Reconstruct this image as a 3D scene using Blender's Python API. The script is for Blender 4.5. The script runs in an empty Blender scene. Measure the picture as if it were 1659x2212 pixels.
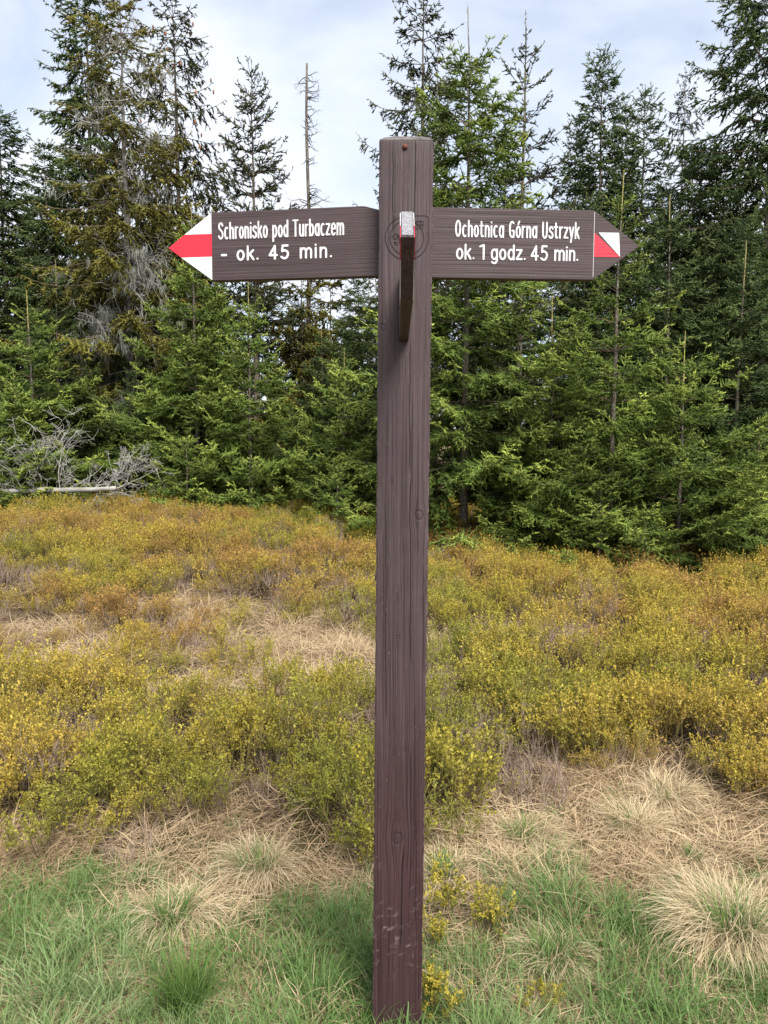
import bpy, bmesh, math
import numpy as np
from mathutils import Matrix, Vector

sc = bpy.context.scene
COL = sc.collection
R_ = math.radians

# ------------------------------------------------------------------ camera
EYE, PITCH, FPX = 1.643, R_(5.2), 1661.6       # FPX: focal length for a 1659 px wide picture
cam = bpy.data.cameras.new('camera')
cam.sensor_fit = 'VERTICAL'
cam.sensor_height = 32.0
cam.lens = 32.0 * FPX / 2212.0
cam.clip_start, cam.clip_end = 0.05, 3000
camo = bpy.data.objects.new('camera', cam)
COL.objects.link(camo)
camo.location = (0, 0, EYE)
camo.rotation_euler = (math.pi / 2 - PITCH, 0, 0)
sc.camera = camo

# ------------------------------------------------------------------ sky, sun, exposure
SUN_EL, SUN_AZ = R_(50), R_(158)                # azimuth clockwise from +Y; behind the camera to the right
w = bpy.data.worlds.new('World')
sc.world = w
w.use_nodes = True
nt = w.node_tree
nt.nodes.clear()
_o = nt.nodes.new('ShaderNodeOutputWorld')
_b = nt.nodes.new('ShaderNodeBackground')
_s = nt.nodes.new('ShaderNodeTexSky')
_s.sky_type = 'NISHITA'
_s.sun_disc = False
_s.sun_elevation = SUN_EL
_s.sun_rotation = SUN_AZ
_s.air_density = 1.0
_s.dust_density = 1.2
_tc = nt.nodes.new('ShaderNodeTexCoord')
_mp = nt.nodes.new('ShaderNodeMapping')
_mp.inputs['Scale'].default_value = (1.0, 1.0, 1.9)
_n1 = nt.nodes.new('ShaderNodeTexNoise')
_n1.inputs['Scale'].default_value = 1.9
_n1.inputs['Detail'].default_value = 7
_n1.inputs['Roughness'].default_value = 0.55
_n1.inputs['Distortion'].default_value = 0.4
_r = nt.nodes.new('ShaderNodeValToRGB')
_r.color_ramp.elements[0].position = 0.36
_r.color_ramp.elements[0].color = (0.30, 0.30, 0.30, 1)
_r.color_ramp.elements[1].position = 0.62
_r.color_ramp.elements[1].color = (1, 1, 1, 1)
_m = nt.nodes.new('ShaderNodeMix')
_m.data_type = 'RGBA'
_m.inputs['B'].default_value = (4.9, 5.2, 5.75, 1)    # thin bright cloud, in the sky texture's own units
for a, b in ((_tc.outputs['Generated'], _mp.inputs['Vector']), (_mp.outputs['Vector'], _n1.inputs['Vector']),
             (_n1.outputs['Fac'], _r.inputs['Fac']), (_r.outputs['Color'], _m.inputs['Factor']),
             (_s.outputs['Color'], _m.inputs['A']), (_m.outputs['Result'], _b.inputs['Color']),
             (_b.outputs['Background'], _o.inputs['Surface'])):
    nt.links.new(a, b)
_b.inputs['Strength'].default_value = 0.09
sun = bpy.data.lights.new('sun', 'SUN')
sun.energy = 3.6
sun.angle = R_(30)
sun.color = (1.0, 0.95, 0.86)
suno = bpy.data.objects.new('sun', sun)
COL.objects.link(suno)
_d = Vector((math.sin(SUN_AZ) * math.cos(SUN_EL), math.cos(SUN_AZ) * math.cos(SUN_EL), math.sin(SUN_EL)))
suno.rotation_euler = _d.to_track_quat('Z', 'Y').to_euler()
suno.location = _d * 40
sc.view_settings.view_transform = 'Standard'
sc.view_settings.look = 'None'
sc.view_settings.gamma = 1
sc.view_settings.use_curve_mapping = False
sc.view_settings.exposure = 1.22
sc.render.engine = 'CYCLES'
sc.cycles.max_bounces = 4
sc.cycles.diffuse_bounces = 2
sc.cycles.glossy_bounces = 2
sc.cycles.transmission_bounces = 2
sc.cycles.transparent_max_bounces = 4
sc.cycles.use_denoising = True

# ------------------------------------------------------------------ helpers
def ray(x, y):
    cx, cz = (x - 829.5) / FPX, -(y - 1106) / FPX
    return np.array([cx, math.cos(PITCH) + cz * math.sin(PITCH), -math.sin(PITCH) + cz * math.cos(PITCH)])

def at(x, y, Y):
    r = ray(x, y)
    return r * Y / r[1] + np.array([0, 0, EYE])

def sstep(a, b, v):
    t = np.clip((np.asarray(v, float) - a) / (b - a), 0, 1)
    return t * t * (3 - 2 * t)

def hashn(ix, iy, seed):
    v = np.sin(ix * 127.1 + iy * 311.7 + seed * 74.7) * 43758.5453
    return v - np.floor(v)

def vnoise(x, y, seed=0):
    x = np.asarray(x, float)
    y = np.asarray(y, float)
    ix, iy = np.floor(x), np.floor(y)
    fx, fy = x - ix, y - iy
    fx, fy = fx * fx * (3 - 2 * fx), fy * fy * (3 - 2 * fy)
    a, b = hashn(ix, iy, seed), hashn(ix + 1, iy, seed)
    c, d = hashn(ix, iy + 1, seed), hashn(ix + 1, iy + 1, seed)
    return (a + (b - a) * fx) * (1 - fy) + (c + (d - c) * fx) * fy

def ground_z(x, y):
    x = np.asarray(x, float)
    y = np.asarray(y, float)
    z = 0.36 * sstep(5, 14, y) * sstep(3.2, -3.0, x)
    near = sstep(45, 20, np.hypot(x, y))
    z = z + near * ((vnoise(x * 0.9, y * 0.9, 3) - 0.5) * 0.10 + (vnoise(x * 2.6, y * 2.6, 5) - 0.5) * 0.06) * sstep(2.0, 3.2, y)
    return z

def gnd(x, y, up=0.0):
    """where the line of sight through a picture point meets the ground (raised by up)"""
    r = ray(x, y)
    z = up
    for _ in range(12):
        t = (z - EYE) / r[2]
        p = r * t
        z = float(ground_z(p[0], p[1])) + up
    return np.array([p[0], p[1], z - up])

def new_obj(name, data, parent=None):
    o = bpy.data.objects.new(name, data)
    COL.objects.link(o)
    if parent is not None:
        o.parent = parent
    return o

def tag(o, label=None, cat=None, group=None, kind=None):
    for k, v in (('label', label), ('category', cat), ('group', group), ('kind', kind)):
        if v:
            o[k] = v
    return o

def empty(name, loc, label, cat, group=None, rz=0.0):
    o = new_obj(name, None)
    o.empty_display_size = 0.1
    o.location = loc
    o.rotation_euler = (0, 0, rz)
    return tag(o, label, cat, group)

def mesh_np(name, verts, tris, mats, attrs=None, smooth=False, quads=None, mat_idx=None):
    me = bpy.data.meshes.new(name)
    verts = np.ascontiguousarray(verts, np.float32)
    nt_, nq = len(tris), 0 if quads is None else len(quads)
    me.vertices.add(len(verts))
    me.vertices.foreach_set('co', verts.ravel())
    loops = np.asarray(tris, np.int32).ravel()
    starts = np.arange(nt_, dtype=np.int32) * 3
    if nq:
        loops = np.concatenate([loops, np.asarray(quads, np.int32).ravel()])
        starts = np.concatenate([starts, nt_ * 3 + np.arange(nq, dtype=np.int32) * 4])
    me.loops.add(len(loops))
    me.loops.foreach_set('vertex_index', loops)
    me.polygons.add(nt_ + nq)
    me.polygons.foreach_set('loop_start', starts)
    if mat_idx is not None:
        me.polygons.foreach_set('material_index', np.asarray(mat_idx, np.int32))
    if smooth:
        me.polygons.foreach_set('use_smooth', np.ones(nt_ + nq, bool))
    for k, v in (attrs or {}).items():
        me.attributes.new(k, 'FLOAT', 'POINT').data.foreach_set('value', np.ascontiguousarray(v, np.float32))
    for m in (mats if isinstance(mats, (list, tuple)) else [mats]):
        me.materials.append(m)
    me.update(calc_edges=True)
    return me

class MB:
    """collects vertices and triangles with two float attributes per vertex"""
    def __init__(s):
        s.v, s.t, s.a, s.b, s.n = [], [], [], [], 0
    def add(s, v, t, a, b):
        s.v.append(v)
        s.t.append(np.asarray(t) + s.n)
        s.a.append(np.broadcast_to(a, (len(v),)).astype(np.float32))
        s.b.append(np.broadcast_to(b, (len(v),)).astype(np.float32))
        s.n += len(v)
    def mesh(s, name, mats, smooth=False):
        return mesh_np(name, np.concatenate(s.v), np.concatenate(s.t), mats,
                       {'age': np.concatenate(s.a), 'tint': np.concatenate(s.b)}, smooth)

def unit(v):
    return v / np.maximum(np.linalg.norm(v, axis=-1, keepdims=True), 1e-9)

def frames(d):
    ref = np.where(np.abs(d[..., 2:3]) > 0.9, np.array([1.0, 0, 0]), np.array([0, 0, 1.0]))
    a = unit(np.cross(d, ref))
    return a, np.cross(d, a)

def prisms(mb, P0, P1, r0, r1, age, tint, sides=3, cap=False):
    """many straight tapered prisms at once"""
    n = len(P0)
    if n == 0:
        return
    d = unit(P1 - P0)
    a, b = frames(d)
    ang = np.arange(sides) * 2 * np.pi / sides
    ring = a[:, None] * np.cos(ang)[None, :, None] + b[:, None] * np.sin(ang)[None, :, None]
    r0 = np.broadcast_to(r0, (n,))[:, None, None]
    r1 = np.broadcast_to(r1, (n,))[:, None, None]
    v = np.concatenate([P0[:, None] + ring * r0, P1[:, None] + ring * r1], 1).reshape(-1, 3)
    k = np.arange(sides)
    k2 = (k + 1) % sides
    t = np.concatenate([np.stack([k, k2, k2 + sides], 1), np.stack([k, k2 + sides, k + sides], 1)])
    t = (np.arange(n) * 2 * sides)[:, None, None] + t[None]
    rep = 2 * sides
    mb.add(v, t.reshape(-1, 3), np.repeat(np.broadcast_to(age, (n,)), rep), np.repeat(np.broadcast_to(tint, (n,)), rep))

def cones(mb, P0, P1, r0, age, tint):
    n = len(P0)
    if n == 0:
        return
    d = unit(P1 - P0)
    a, b = frames(d)
    ang = np.arange(3) * 2 * np.pi / 3
    ring = a[:, None] * np.cos(ang)[None, :, None] + b[:, None] * np.sin(ang)[None, :, None]
    v = np.concatenate([P0[:, None] + ring * np.broadcast_to(r0, (n,))[:, None, None], P1[:, None]], 1).reshape(-1, 3)
    t = (np.arange(n) * 4)[:, None, None] + np.array([[0, 1, 3], [1, 2, 3], [2, 0, 3]])[None]
    mb.add(v, t.reshape(-1, 3), np.repeat(np.broadcast_to(age, (n,)), 4), np.repeat(np.broadcast_to(tint, (n,)), 4))

def tube(points, radii, sides=8, wob=0.0, rng=None):
    """one swept tube: verts, tris"""
    P = np.asarray(points, float)
    r = np.broadcast_to(radii, (len(P),))
    d = unit(np.gradient(P, axis=0))
    ref = np.array([0.37, 0.91, 0.12]) if abs(d[0, 2]) > 0.6 else np.array([0.02, 0.05, 1.0])
    a = unit(np.cross(d, ref))
    b = np.cross(d, a)
    ang = np.arange(sides) * 2 * np.pi / sides
    ring = a[:, None] * np.cos(ang)[None, :, None] + b[:, None] * np.sin(ang)[None, :, None]
    rr = r[:, None] * (1 + (rng.normal(0, wob, (len(P), sides)) if wob else np.zeros((len(P), sides))))
    v = (P[:, None] + ring * rr[..., None]).reshape(-1, 3)
    k = np.arange(sides)
    k2 = (k + 1) % sides
    t = []
    for i in range(len(P) - 1):
        o = i * sides
        t += [np.stack([o + k, o + k2, o + sides + k2], 1), np.stack([o + k, o + sides + k2, o + sides + k], 1)]
    v = np.concatenate([v, P[:1], P[-1:]])
    n = len(P) * sides
    t += [np.stack([k2, k, np.full(sides, n)], 1), np.stack([n - sides + k, n - sides + k2, np.full(sides, n + 1)], 1)]
    return v, np.concatenate(t)

# ------------------------------------------------------------------ materials
class NT:
    def __init__(s, name):
        s.m = bpy.data.materials.new(name)
        s.m.use_nodes = True
        s.t = s.m.node_tree
        s.t.nodes.clear()
        s.out = s.t.nodes.new('ShaderNodeOutputMaterial')
    def n(s, kind, props=None, **ins):
        nd = s.t.nodes.new('ShaderNode' + kind)
        for k, v in (props or {}).items():
            setattr(nd, k, v)
        for k, v in ins.items():
            key = int(k[1:]) if k[0] == '_' and k[1:].isdigit() else k.replace('_', ' ')
            s.set(nd.inputs[key], v)
        return nd
    def set(s, sock, v):
        if isinstance(v, bpy.types.NodeSocket):
            s.t.links.new(v, sock)
        elif isinstance(v, bpy.types.Node):
            s.t.links.new(v.outputs[0], sock)
        else:
            if sock.type == 'RGBA' and len(v) == 3:
                v = (*v, 1)
            sock.default_value = v
    def math(s, op, a, b=0.0, c=0.0, clamp=False):
        nd = s.t.nodes.new('ShaderNodeMath')
        nd.operation = op
        nd.use_clamp = clamp
        for i, v in enumerate((a, b, c)):
            s.set(nd.inputs[i], v)
        return nd.outputs[0]
    def mix(s, f, a, b, mode='MIX'):
        nd = s.t.nodes.new('ShaderNodeMix')
        nd.data_type = 'RGBA'
        nd.blend_type = mode
        s.set(nd.inputs['Factor'], f)
        s.set(nd.inputs['A'], a)
        s.set(nd.inputs['B'], b)
        return nd.outputs['Result']
    def ramp(s, f, stops):
        nd = s.t.nodes.new('ShaderNodeValToRGB')
        el = nd.color_ramp.elements
        while len(el) < len(stops):
            el.new(0.5)
        for e, (p, c) in zip(el, stops):
            e.position = p
            e.color = (*c, 1) if len(c) == 3 else c
        s.set(nd.inputs['Fac'], f)
        return nd.outputs['Color']
    def smooth(s, v, a, b):
        nd = s.t.nodes.new('ShaderNodeMapRange')
        nd.interpolation_type = 'SMOOTHSTEP'
        s.set(nd.inputs['Value'], v)
        nd.inputs['From Min'].default_value = a
        nd.inputs['From Max'].default_value = b
        return nd.outputs[0]
    def attr(s, name, inst=False):
        nd = s.t.nodes.new('ShaderNodeAttribute')
        nd.attribute_type = 'INSTANCER' if inst else 'GEOMETRY'
        nd.attribute_name = name
        return nd.outputs['Fac']
    def noise(s, vec, scale, detail=3, rough=0.5, dist=0.0):
        return s.n('TexNoise', Vector=vec, Scale=scale, Detail=detail, Roughness=rough, Distortion=dist).outputs['Fac']
    def coord(s, scale=(1, 1, 1), loc=(0, 0, 0), which='Object'):
        tc = s.t.nodes.new('ShaderNodeTexCoord')
        mp = s.t.nodes.new('ShaderNodeMapping')
        mp.inputs['Scale'].default_value = scale
        mp.inputs['Location'].default_value = loc
        s.t.links.new(tc.outputs[which], mp.inputs['Vector'])
        return mp.outputs[0]
    def surf(s, color, rough=0.6, spec=0.3, bump=None, bump_dist=0.002, bump_str=0.6):
        p = s.n('BsdfPrincipled', Base_Color=color, Roughness=rough)
        p.inputs['Specular IOR Level'].default_value = spec
        if bump is not None:
            b = s.n('Bump', Height=bump, Strength=bump_str, Distance=bump_dist)
            s.t.links.new(b.outputs[0], p.inputs['Normal'])
        s.t.links.new(p.outputs[0], s.out.inputs['Surface'])
        return s.m
    def leaf(s, color, trans=0.3, rough=0.55):
        """thin leaf: diffuse front with light shining through"""
        d = s.n('BsdfPrincipled', Base_Color=color, Roughness=rough)
        d.inputs['Specular IOR Level'].default_value = 0.25
        t = s.n('BsdfTranslucent', Color=color)
        m = s.n('MixShader', Fac=trans)
        s.t.links.new(d.outputs[0], m.inputs[1])
        s.t.links.new(t.outputs[0], m.inputs[2])
        s.t.links.new(m.outputs[0], s.out.inputs['Surface'])
        return s.m

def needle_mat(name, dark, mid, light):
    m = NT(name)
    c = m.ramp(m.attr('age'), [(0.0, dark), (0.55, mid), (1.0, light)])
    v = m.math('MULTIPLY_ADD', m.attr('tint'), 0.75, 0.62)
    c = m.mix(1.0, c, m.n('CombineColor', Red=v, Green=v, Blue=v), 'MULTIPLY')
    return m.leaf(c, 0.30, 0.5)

M = {}
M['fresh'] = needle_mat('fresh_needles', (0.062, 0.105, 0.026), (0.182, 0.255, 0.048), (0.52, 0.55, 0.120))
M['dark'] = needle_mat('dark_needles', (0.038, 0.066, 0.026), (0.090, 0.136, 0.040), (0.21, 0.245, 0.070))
M['olive'] = needle_mat('olive_needles', (0.095, 0.095, 0.022), (0.19, 0.178, 0.036), (0.38, 0.325, 0.060))
M['drab'] = needle_mat('drab_needles', (0.030, 0.038, 0.019), (0.070, 0.078, 0.030), (0.15, 0.14, 0.048))

def bark_mat(name, a, b, c):
    m = NT(name)
    v = m.coord((14, 14, 5))
    n1 = m.noise(v, 1.5, 5, 0.65)
    n2 = m.noise(m.coord((60, 60, 40)), 1.0, 3, 0.6)
    col = m.ramp(n1, [(0.32, a), (0.52, b), (0.72, c)])
    col = m.mix(m.smooth(n2, 0.55, 0.7), col, (0.33, 0.34, 0.30), 'MIX')
    return m.surf(col, 0.9, 0.1, m.math('ADD', n1, m.math('MULTIPLY', n2, 0.5)), 0.01, 0.8)
M['bark'] = bark_mat('spruce_bark', (0.045, 0.034, 0.028), (0.11, 0.088, 0.07), (0.19, 0.165, 0.14))
M['bark_grey'] = bark_mat('lichen_bark', (0.07, 0.065, 0.058), (0.17, 0.16, 0.145), (0.30, 0.30, 0.27))
m = NT('leader_bark')
M['leader'] = m.surf(m.ramp(m.noise(m.coord((30, 30, 8)), 1.0, 3), [(0.3, (0.22, 0.165, 0.075)), (0.7, (0.36, 0.29, 0.13))]), 0.7, 0.2)
m = NT('twig_bark')
M['twig'] = m.surf(m.mix(m.attr('tint'), (0.045, 0.032, 0.024), (0.12, 0.085, 0.055)), 0.85, 0.15)
m = NT('dead_wood')
M['dead'] = m.surf(m.mix(m.attr('tint'), (0.16, 0.15, 0.135), (0.46, 0.45, 0.42)), 0.85, 0.15,
                   m.noise(m.coord((40, 40, 40)), 1.0, 3), 0.004)
m = NT('hanging_lichen')
M['lichen'] = m.leaf(m.mix(m.attr('tint'), (0.15, 0.155, 0.135), (0.34, 0.35, 0.31)), 0.25, 0.9)
m = NT('rusty_dead_shoots')
M['rusty'] = m.leaf(m.mix(m.attr('tint'), (0.10, 0.022, 0.010), (0.30, 0.075, 0.025)), 0.2, 0.8)
m = NT('cone_scales')
M['cone'] = m.surf(m.mix(m.attr('tint'), (0.16, 0.075, 0.035), (0.30, 0.15, 0.07)), 0.7, 0.2)

# front edge of the heath (picture points on the ground -> metres)
_edge = np.array([gnd(x, y + 85)[:2] for x, y in ((-400, 1800), (0, 1760), (120, 1800), (250, 1800), (370, 1740), (470, 1690), (560, 1720), (650, 1800), (760, 1810), (830, 1800),
                                             (920, 1765), (1000, 1760), (1120, 1745), (1200, 1640), (1290, 1610), (1350, 1650), (1450, 1640), (1530, 1680), (1659, 1690), (2100, 1660))])
_eo = np.argsort(_edge[:, 0])
def heath_edge(x):
    return np.interp(x, _edge[_eo, 0], _edge[_eo, 1])

# ------------------------------------------------------------------ ground
def build_ground():
    g1 = np.concatenate([-np.geomspace(3000, 13, 16), np.linspace(-12, 12, 105), np.geomspace(13, 3000, 16)])
    g2 = np.concatenate([-np.geomspace(3000, 4, 16), np.linspace(-3, 24, 117), np.geomspace(25.5, 3000, 16)])
    X, Y = np.meshgrid(g1, g2)
    v = np.stack([X, Y, ground_z(X, Y)], -1).reshape(-1, 3)
    nx, ny = len(g1), len(g2)
    i = (np.arange(ny - 1)[:, None] * nx + np.arange(nx - 1)[None]).ravel()
    q = np.stack([i, i + 1, i + nx + 1, i + nx], 1)
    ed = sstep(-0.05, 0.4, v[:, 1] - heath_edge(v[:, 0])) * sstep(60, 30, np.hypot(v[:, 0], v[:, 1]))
    m = NT('soil_and_litter')
    n1 = m.noise(m.coord((1, 1, 1)), 2.2, 6, 0.65)
    n2 = m.noise(m.coord((1, 1, 1)), 38, 5, 0.7, 0.5)
    c = m.ramp(n2, [(0.28, (0.055, 0.040, 0.024)), (0.5, (0.16, 0.115, 0.065)), (0.72, (0.33, 0.25, 0.15))])
    c = m.mix(m.smooth(n1, 0.45, 0.65), c, (0.06, 0.062, 0.022))
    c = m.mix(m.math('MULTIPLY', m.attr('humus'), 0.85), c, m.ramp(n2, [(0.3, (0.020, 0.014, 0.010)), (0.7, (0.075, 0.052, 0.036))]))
    mat = m.surf(c, 0.95, 0.05, n2, 0.02, 0.9)
    o = new_obj('ground', mesh_np('ground', v, np.zeros((0, 3), int), mat, {'humus': ed}, smooth=True, quads=q))
    tag(o, 'earth covered in dry litter under the heath and grass', None, None, 'structure')
build_ground()

# ------------------------------------------------------------------ spruce trees
def spruce(seed, H, R, mat='fresh', lod=1.0, whorl=0.32, nb=6, first=0.06, e_top=56, e_bot=-4, de=1.3, sag=14, tip_up=24,
           hang=0.0, s2=0.075, s3=0.055, l2=0.5, prof=0.8, needles=230, leader=0.45, inter=4, trunk_r=None, bare=0.0,
           skip=0.0, lean=0.0, tall_trunk=None, gaps=0.0, forks=()):
    """trunk mesh, crown mesh (twigs + needles) with local origin at the foot"""
    rng = np.random.default_rng(seed)
    tr = trunk_r or 0.0075 * H + 0.008
    zs = np.linspace(-0.15, H, 26)
    wx = np.cumsum(rng.normal(0, 0.006 * H / 5, 26))
    wy = np.cumsum(rng.normal(0, 0.006 * H / 5, 26))
    u = np.clip(zs / H, 0, 1)
    axis = np.stack([wx * u + lean * H * u ** 1.5, wy * u, zs], 1)
    rad = tr * (1 - u) ** 0.95 + 0.0026
    rad[0] *= 1.25
    def on_trunk(z):
        return np.stack([np.interp(z, zs, axis[:, k]) for k in range(3)], -1)
    tv, tt = tube(axis, rad, 8, 0.05, rng)
    # ---- first order branches
    bz, z = [], H - leader
    sp = whorl * 0.9
    while z > first * H:
        k = max(3, int(round(nb + rng.normal(0, 0.9))))
        az0 = rng.uniform(0, 6.28)
        for i in range(k):
            if rng.random() > skip:
                bz.append((z + rng.normal(0, 0.012), az0 + i * 6.283 / k + rng.normal(0, 0.22), 1.0))
        for i in range(rng.integers(0, inter + 1)):
            bz.append((z - rng.uniform(0.15, 0.85) * sp, rng.uniform(0, 6.28), rng.uniform(0.35, 0.7)))
        z -= sp * rng.uniform(0.85, 1.15)
        sp = min(whorl * 1.1, sp * 1.04)
    bz = np.array(bz)
    if gaps:
        az = bz[:, 1]
        keep = vnoise(np.cos(az) * 1.6 + bz[:, 0] * 0.5, np.sin(az) * 1.6 + bz[:, 0] * 0.9, seed) > gaps
        bz = bz[keep | (bz[:, 0] > 0.85 * H)]
    nB = len(bz)
    depth = H - bz[:, 0]
    uu = np.clip(bz[:, 0] / H, 0, 1)
    L = R * np.minimum(1.0, (1 - uu) / (1 - 0.12)) ** prof * np.where(uu < 0.12, 0.85, 1) * bz[:, 2] * rng.uniform(0.68, 1.18, nB)
    L = np.maximum(L, 0.09 + 0.12 * rng.random(nB)) + 0.0
    e0 = R_(e_bot) + (R_(e_top) - R_(e_bot)) * np.exp(-depth / de) + rng.normal(0, 0.09, nB)
    K = 9
    t = (np.arange(K) + 0.5) / K
    old = 1 - np.exp(-depth / (de * 1.2))
    E = e0[:, None] - R_(sag) * old[:, None] * np.sin(np.pi * np.minimum(1, t * 1.15))[None] + R_(tip_up) * (old[:, None] * 0.8 + 0.2) * t[None] ** 2
    A = bz[:, 1][:, None] + np.cumsum(rng.normal(0, 0.05, (nB, K)), 1)
    D = np.stack([np.cos(E) * np.cos(A), np.cos(E) * np.sin(A), np.sin(E)], -1)
    P = np.concatenate([np.zeros((nB, 1, 3)), np.cumsum(D * (L / K)[:, None, None], 1)], 1) + on_trunk(bz[:, 0])[:, None]
    btint = rng.uniform(0.1, 0.9, nB)
    twigs, crown = MB(), MB()
    br = np.clip(0.0055 * L + 0.0035, 0, 0.03) * (1 if lod < 1.6 else 1.3)
    for k in range(K):
        prisms(twigs, P[:, k], P[:, k + 1], br * (1 - 0.8 * k / K), br * (1 - 0.8 * (k + 1) / K), 0.0, rng.random(nB))
    S0, S1, AG, TI, CR = [], [], [], [], []          # needle bearing segments
    nl0 = max(1, int(K * (0.15 + bare)))
    for k in range(nl0, K):
        S0.append(P[:, k]); S1.append(P[:, k + 1]); AG.append(np.full(nB, (k / K) ** 2)); TI.append(btint); CR.append(np.full(nB, 0.5))
    # ---- second order
    n2 = np.maximum(2, (L * (1 - 0.12 - bare * 0.6) / (s2 * 0.86) * 2).astype(int))
    bi = np.repeat(np.arange(nB), n2)
    n = len(bi)
    tt2 = rng.uniform(0.12 + bare * 0.6, 1.0, n) ** 0.9
    kk = np.minimum((tt2 * K).astype(int), K - 1)
    fr = (tt2 * K - kk)[:, None]
    p0 = P[bi, kk] * (1 - fr) + P[bi, kk + 1] * fr
    d0 = D[bi, kk]
    side = np.where(np.arange(n) % 2 == 0, 1.0, -1.0)[:, None]
    S = unit(np.cross(d0, np.array([0, 0, 1.0])) + 1e-6)
    ang = R_(52) + rng.normal(0, 0.16, n)
    roll = rng.normal(0.0, 0.28, n) - 0.12
    Up = np.cross(S, d0)
    dirv = d0 * np.cos(ang)[:, None] + (S * side * np.cos(roll)[:, None] + Up * np.sin(roll)[:, None]) * np.sin(ang)[:, None]
    hg = hang * old[bi] * rng.uniform(0.5, 1.2, n)
    dirv = unit(dirv * (1 - np.clip(hg, 0, 0.92))[:, None] + np.array([0, 0, -1.0]) * hg[:, None])
    ln = l2 * L[bi] * (1 - tt2) ** 0.75 * rng.uniform(0.55, 1.1, n)
    ln = np.clip(ln, 0.05 + 0.05 * rng.random(n), 0.62)
    dir2 = unit(dirv + np.array([0, 0, -1.0]) * (0.12 + hang * 0.5) * rng.random(n)[:, None] + d0 * 0.12)
    pm = p0 + dirv * (ln * 0.5)[:, None]
    p1 = pm + dir2 * (ln * 0.5)[:, None]
    t2 = np.clip(btint[bi] + rng.normal(0, 0.13, n), 0, 1)
    prisms(twigs, p0, pm, 0.0022 * lod, 0.0018 * lod, 0.0, rng.random(n))
    S0 += [p0, pm]; S1 += [pm, p1]; TI += [t2, t2]
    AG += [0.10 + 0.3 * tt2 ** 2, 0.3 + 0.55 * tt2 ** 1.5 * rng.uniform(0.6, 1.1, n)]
    CR += [np.full(n, 0.7), np.full(n, 1.0)]
    # ---- third order shoots
    n3 = np.where(ln > 0.11, (ln / (s3 * 1.2) * 2).astype(int), 0)
    ci = np.repeat(np.arange(n), n3)
    n_ = len(ci)
    t3 = rng.uniform(0.12, 1.0, n_)
    first_half = t3 < 0.5
    q0 = np.where(first_half[:, None], p0[ci] + (pm - p0)[ci] * (t3 * 2)[:, None], pm[ci] + (p1 - pm)[ci] * (t3 * 2 - 1)[:, None])
    dd = np.where(first_half[:, None], dirv[ci], dir2[ci])
    sd = np.where(np.arange(n_) % 2 == 0, 1.0, -1.0)[:, None]
    S3 = unit(np.cross(dd, Up[bi][ci]) + 1e-6)
    a3 = R_(48) + rng.normal(0, 0.2, n_)
    rl = rng.normal(0, 0.45, n_)
    U3 = np.cross(S3, dd)
    d3 = unit(dd * np.cos(a3)[:, None] + (S3 * sd * np.cos(rl)[:, None] + U3 * np.sin(rl)[:, None]) * np.sin(a3)[:, None]
              + np.array([0, 0, -1.0]) * (hang * 0.6) * rng.random(n_)[:, None])
    l3 = np.clip(ln[ci] * 0.38 * (1.1 - t3) + 0.045, 0.05, 0.15) * rng.uniform(0.7, 1.25, n_) * (1 + 0.25 * (lod - 1))
    S0.append(q0); S1.append(q0 + d3 * l3[:, None]); TI.append(np.clip(t2[ci] + rng.normal(0, 0.1, n_), 0, 1))
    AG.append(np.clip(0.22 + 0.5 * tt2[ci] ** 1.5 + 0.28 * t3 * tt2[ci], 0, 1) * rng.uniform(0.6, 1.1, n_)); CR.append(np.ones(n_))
    # leader and fork tops
    ld = [(on_trunk(np.array([H - leader * 0.9]))[0], on_trunk(np.array([H]))[0] + np.array([0, 0, 0.02]))]
    S0.append(np.array([a for a, b in ld])); S1.append(np.array([b for a, b in ld])); AG.append(np.array([0.7])); TI.append(np.array([0.6])); CR.append(np.array([0.6]))
    S0, S1 = np.concatenate(S0), np.concatenate(S1)
    AG, TI, CR = np.clip(np.concatenate(AG), 0, 1), np.concatenate(TI), np.concatenate(CR)
    cones(crown, S0, S1 + (S1 - S0) * 0.04, 0.0120 * lod * CR, AG, TI)
    # ---- needles, one triangle each
    ls = np.linalg.norm(S1 - S0, axis=1)
    cnt = rng.poisson(ls * needles * 0.58 / lod * CR)
    si = np.repeat(np.arange(len(S0)), cnt)
    N = len(si)
    f = rng.random(N)
    base = S0[si] + (S1 - S0)[si] * f[:, None]
    ax = unit(S1 - S0)[si]
    a, b = frames(ax)
    ph = rng.uniform(0, 2 * np.pi, N)
    per = a * np.cos(ph)[:, None] + b * np.sin(ph)[:, None]
    tl = R_(48) + rng.normal(0, 0.2, N)
    nd = ax * np.cos(tl)[:, None] + per * np.sin(tl)[:, None] + np.array([0, 0, 0.18])
    nl = 0.024 * lod * rng.uniform(0.7, 1.2, N)
    wv = unit(np.cross(nd, rng.normal(0, 1, (N, 3)))) * (0.0060 * lod)
    v = np.stack([base - wv, base + wv, base + nd * nl[:, None]], 1).reshape(-1, 3)
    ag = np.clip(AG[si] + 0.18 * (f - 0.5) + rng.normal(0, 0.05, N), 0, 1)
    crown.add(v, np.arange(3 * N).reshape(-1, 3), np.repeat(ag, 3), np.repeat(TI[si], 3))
    return (tv, tt, axis, rad), twigs, crown, (P, D, L, bz)

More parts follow.
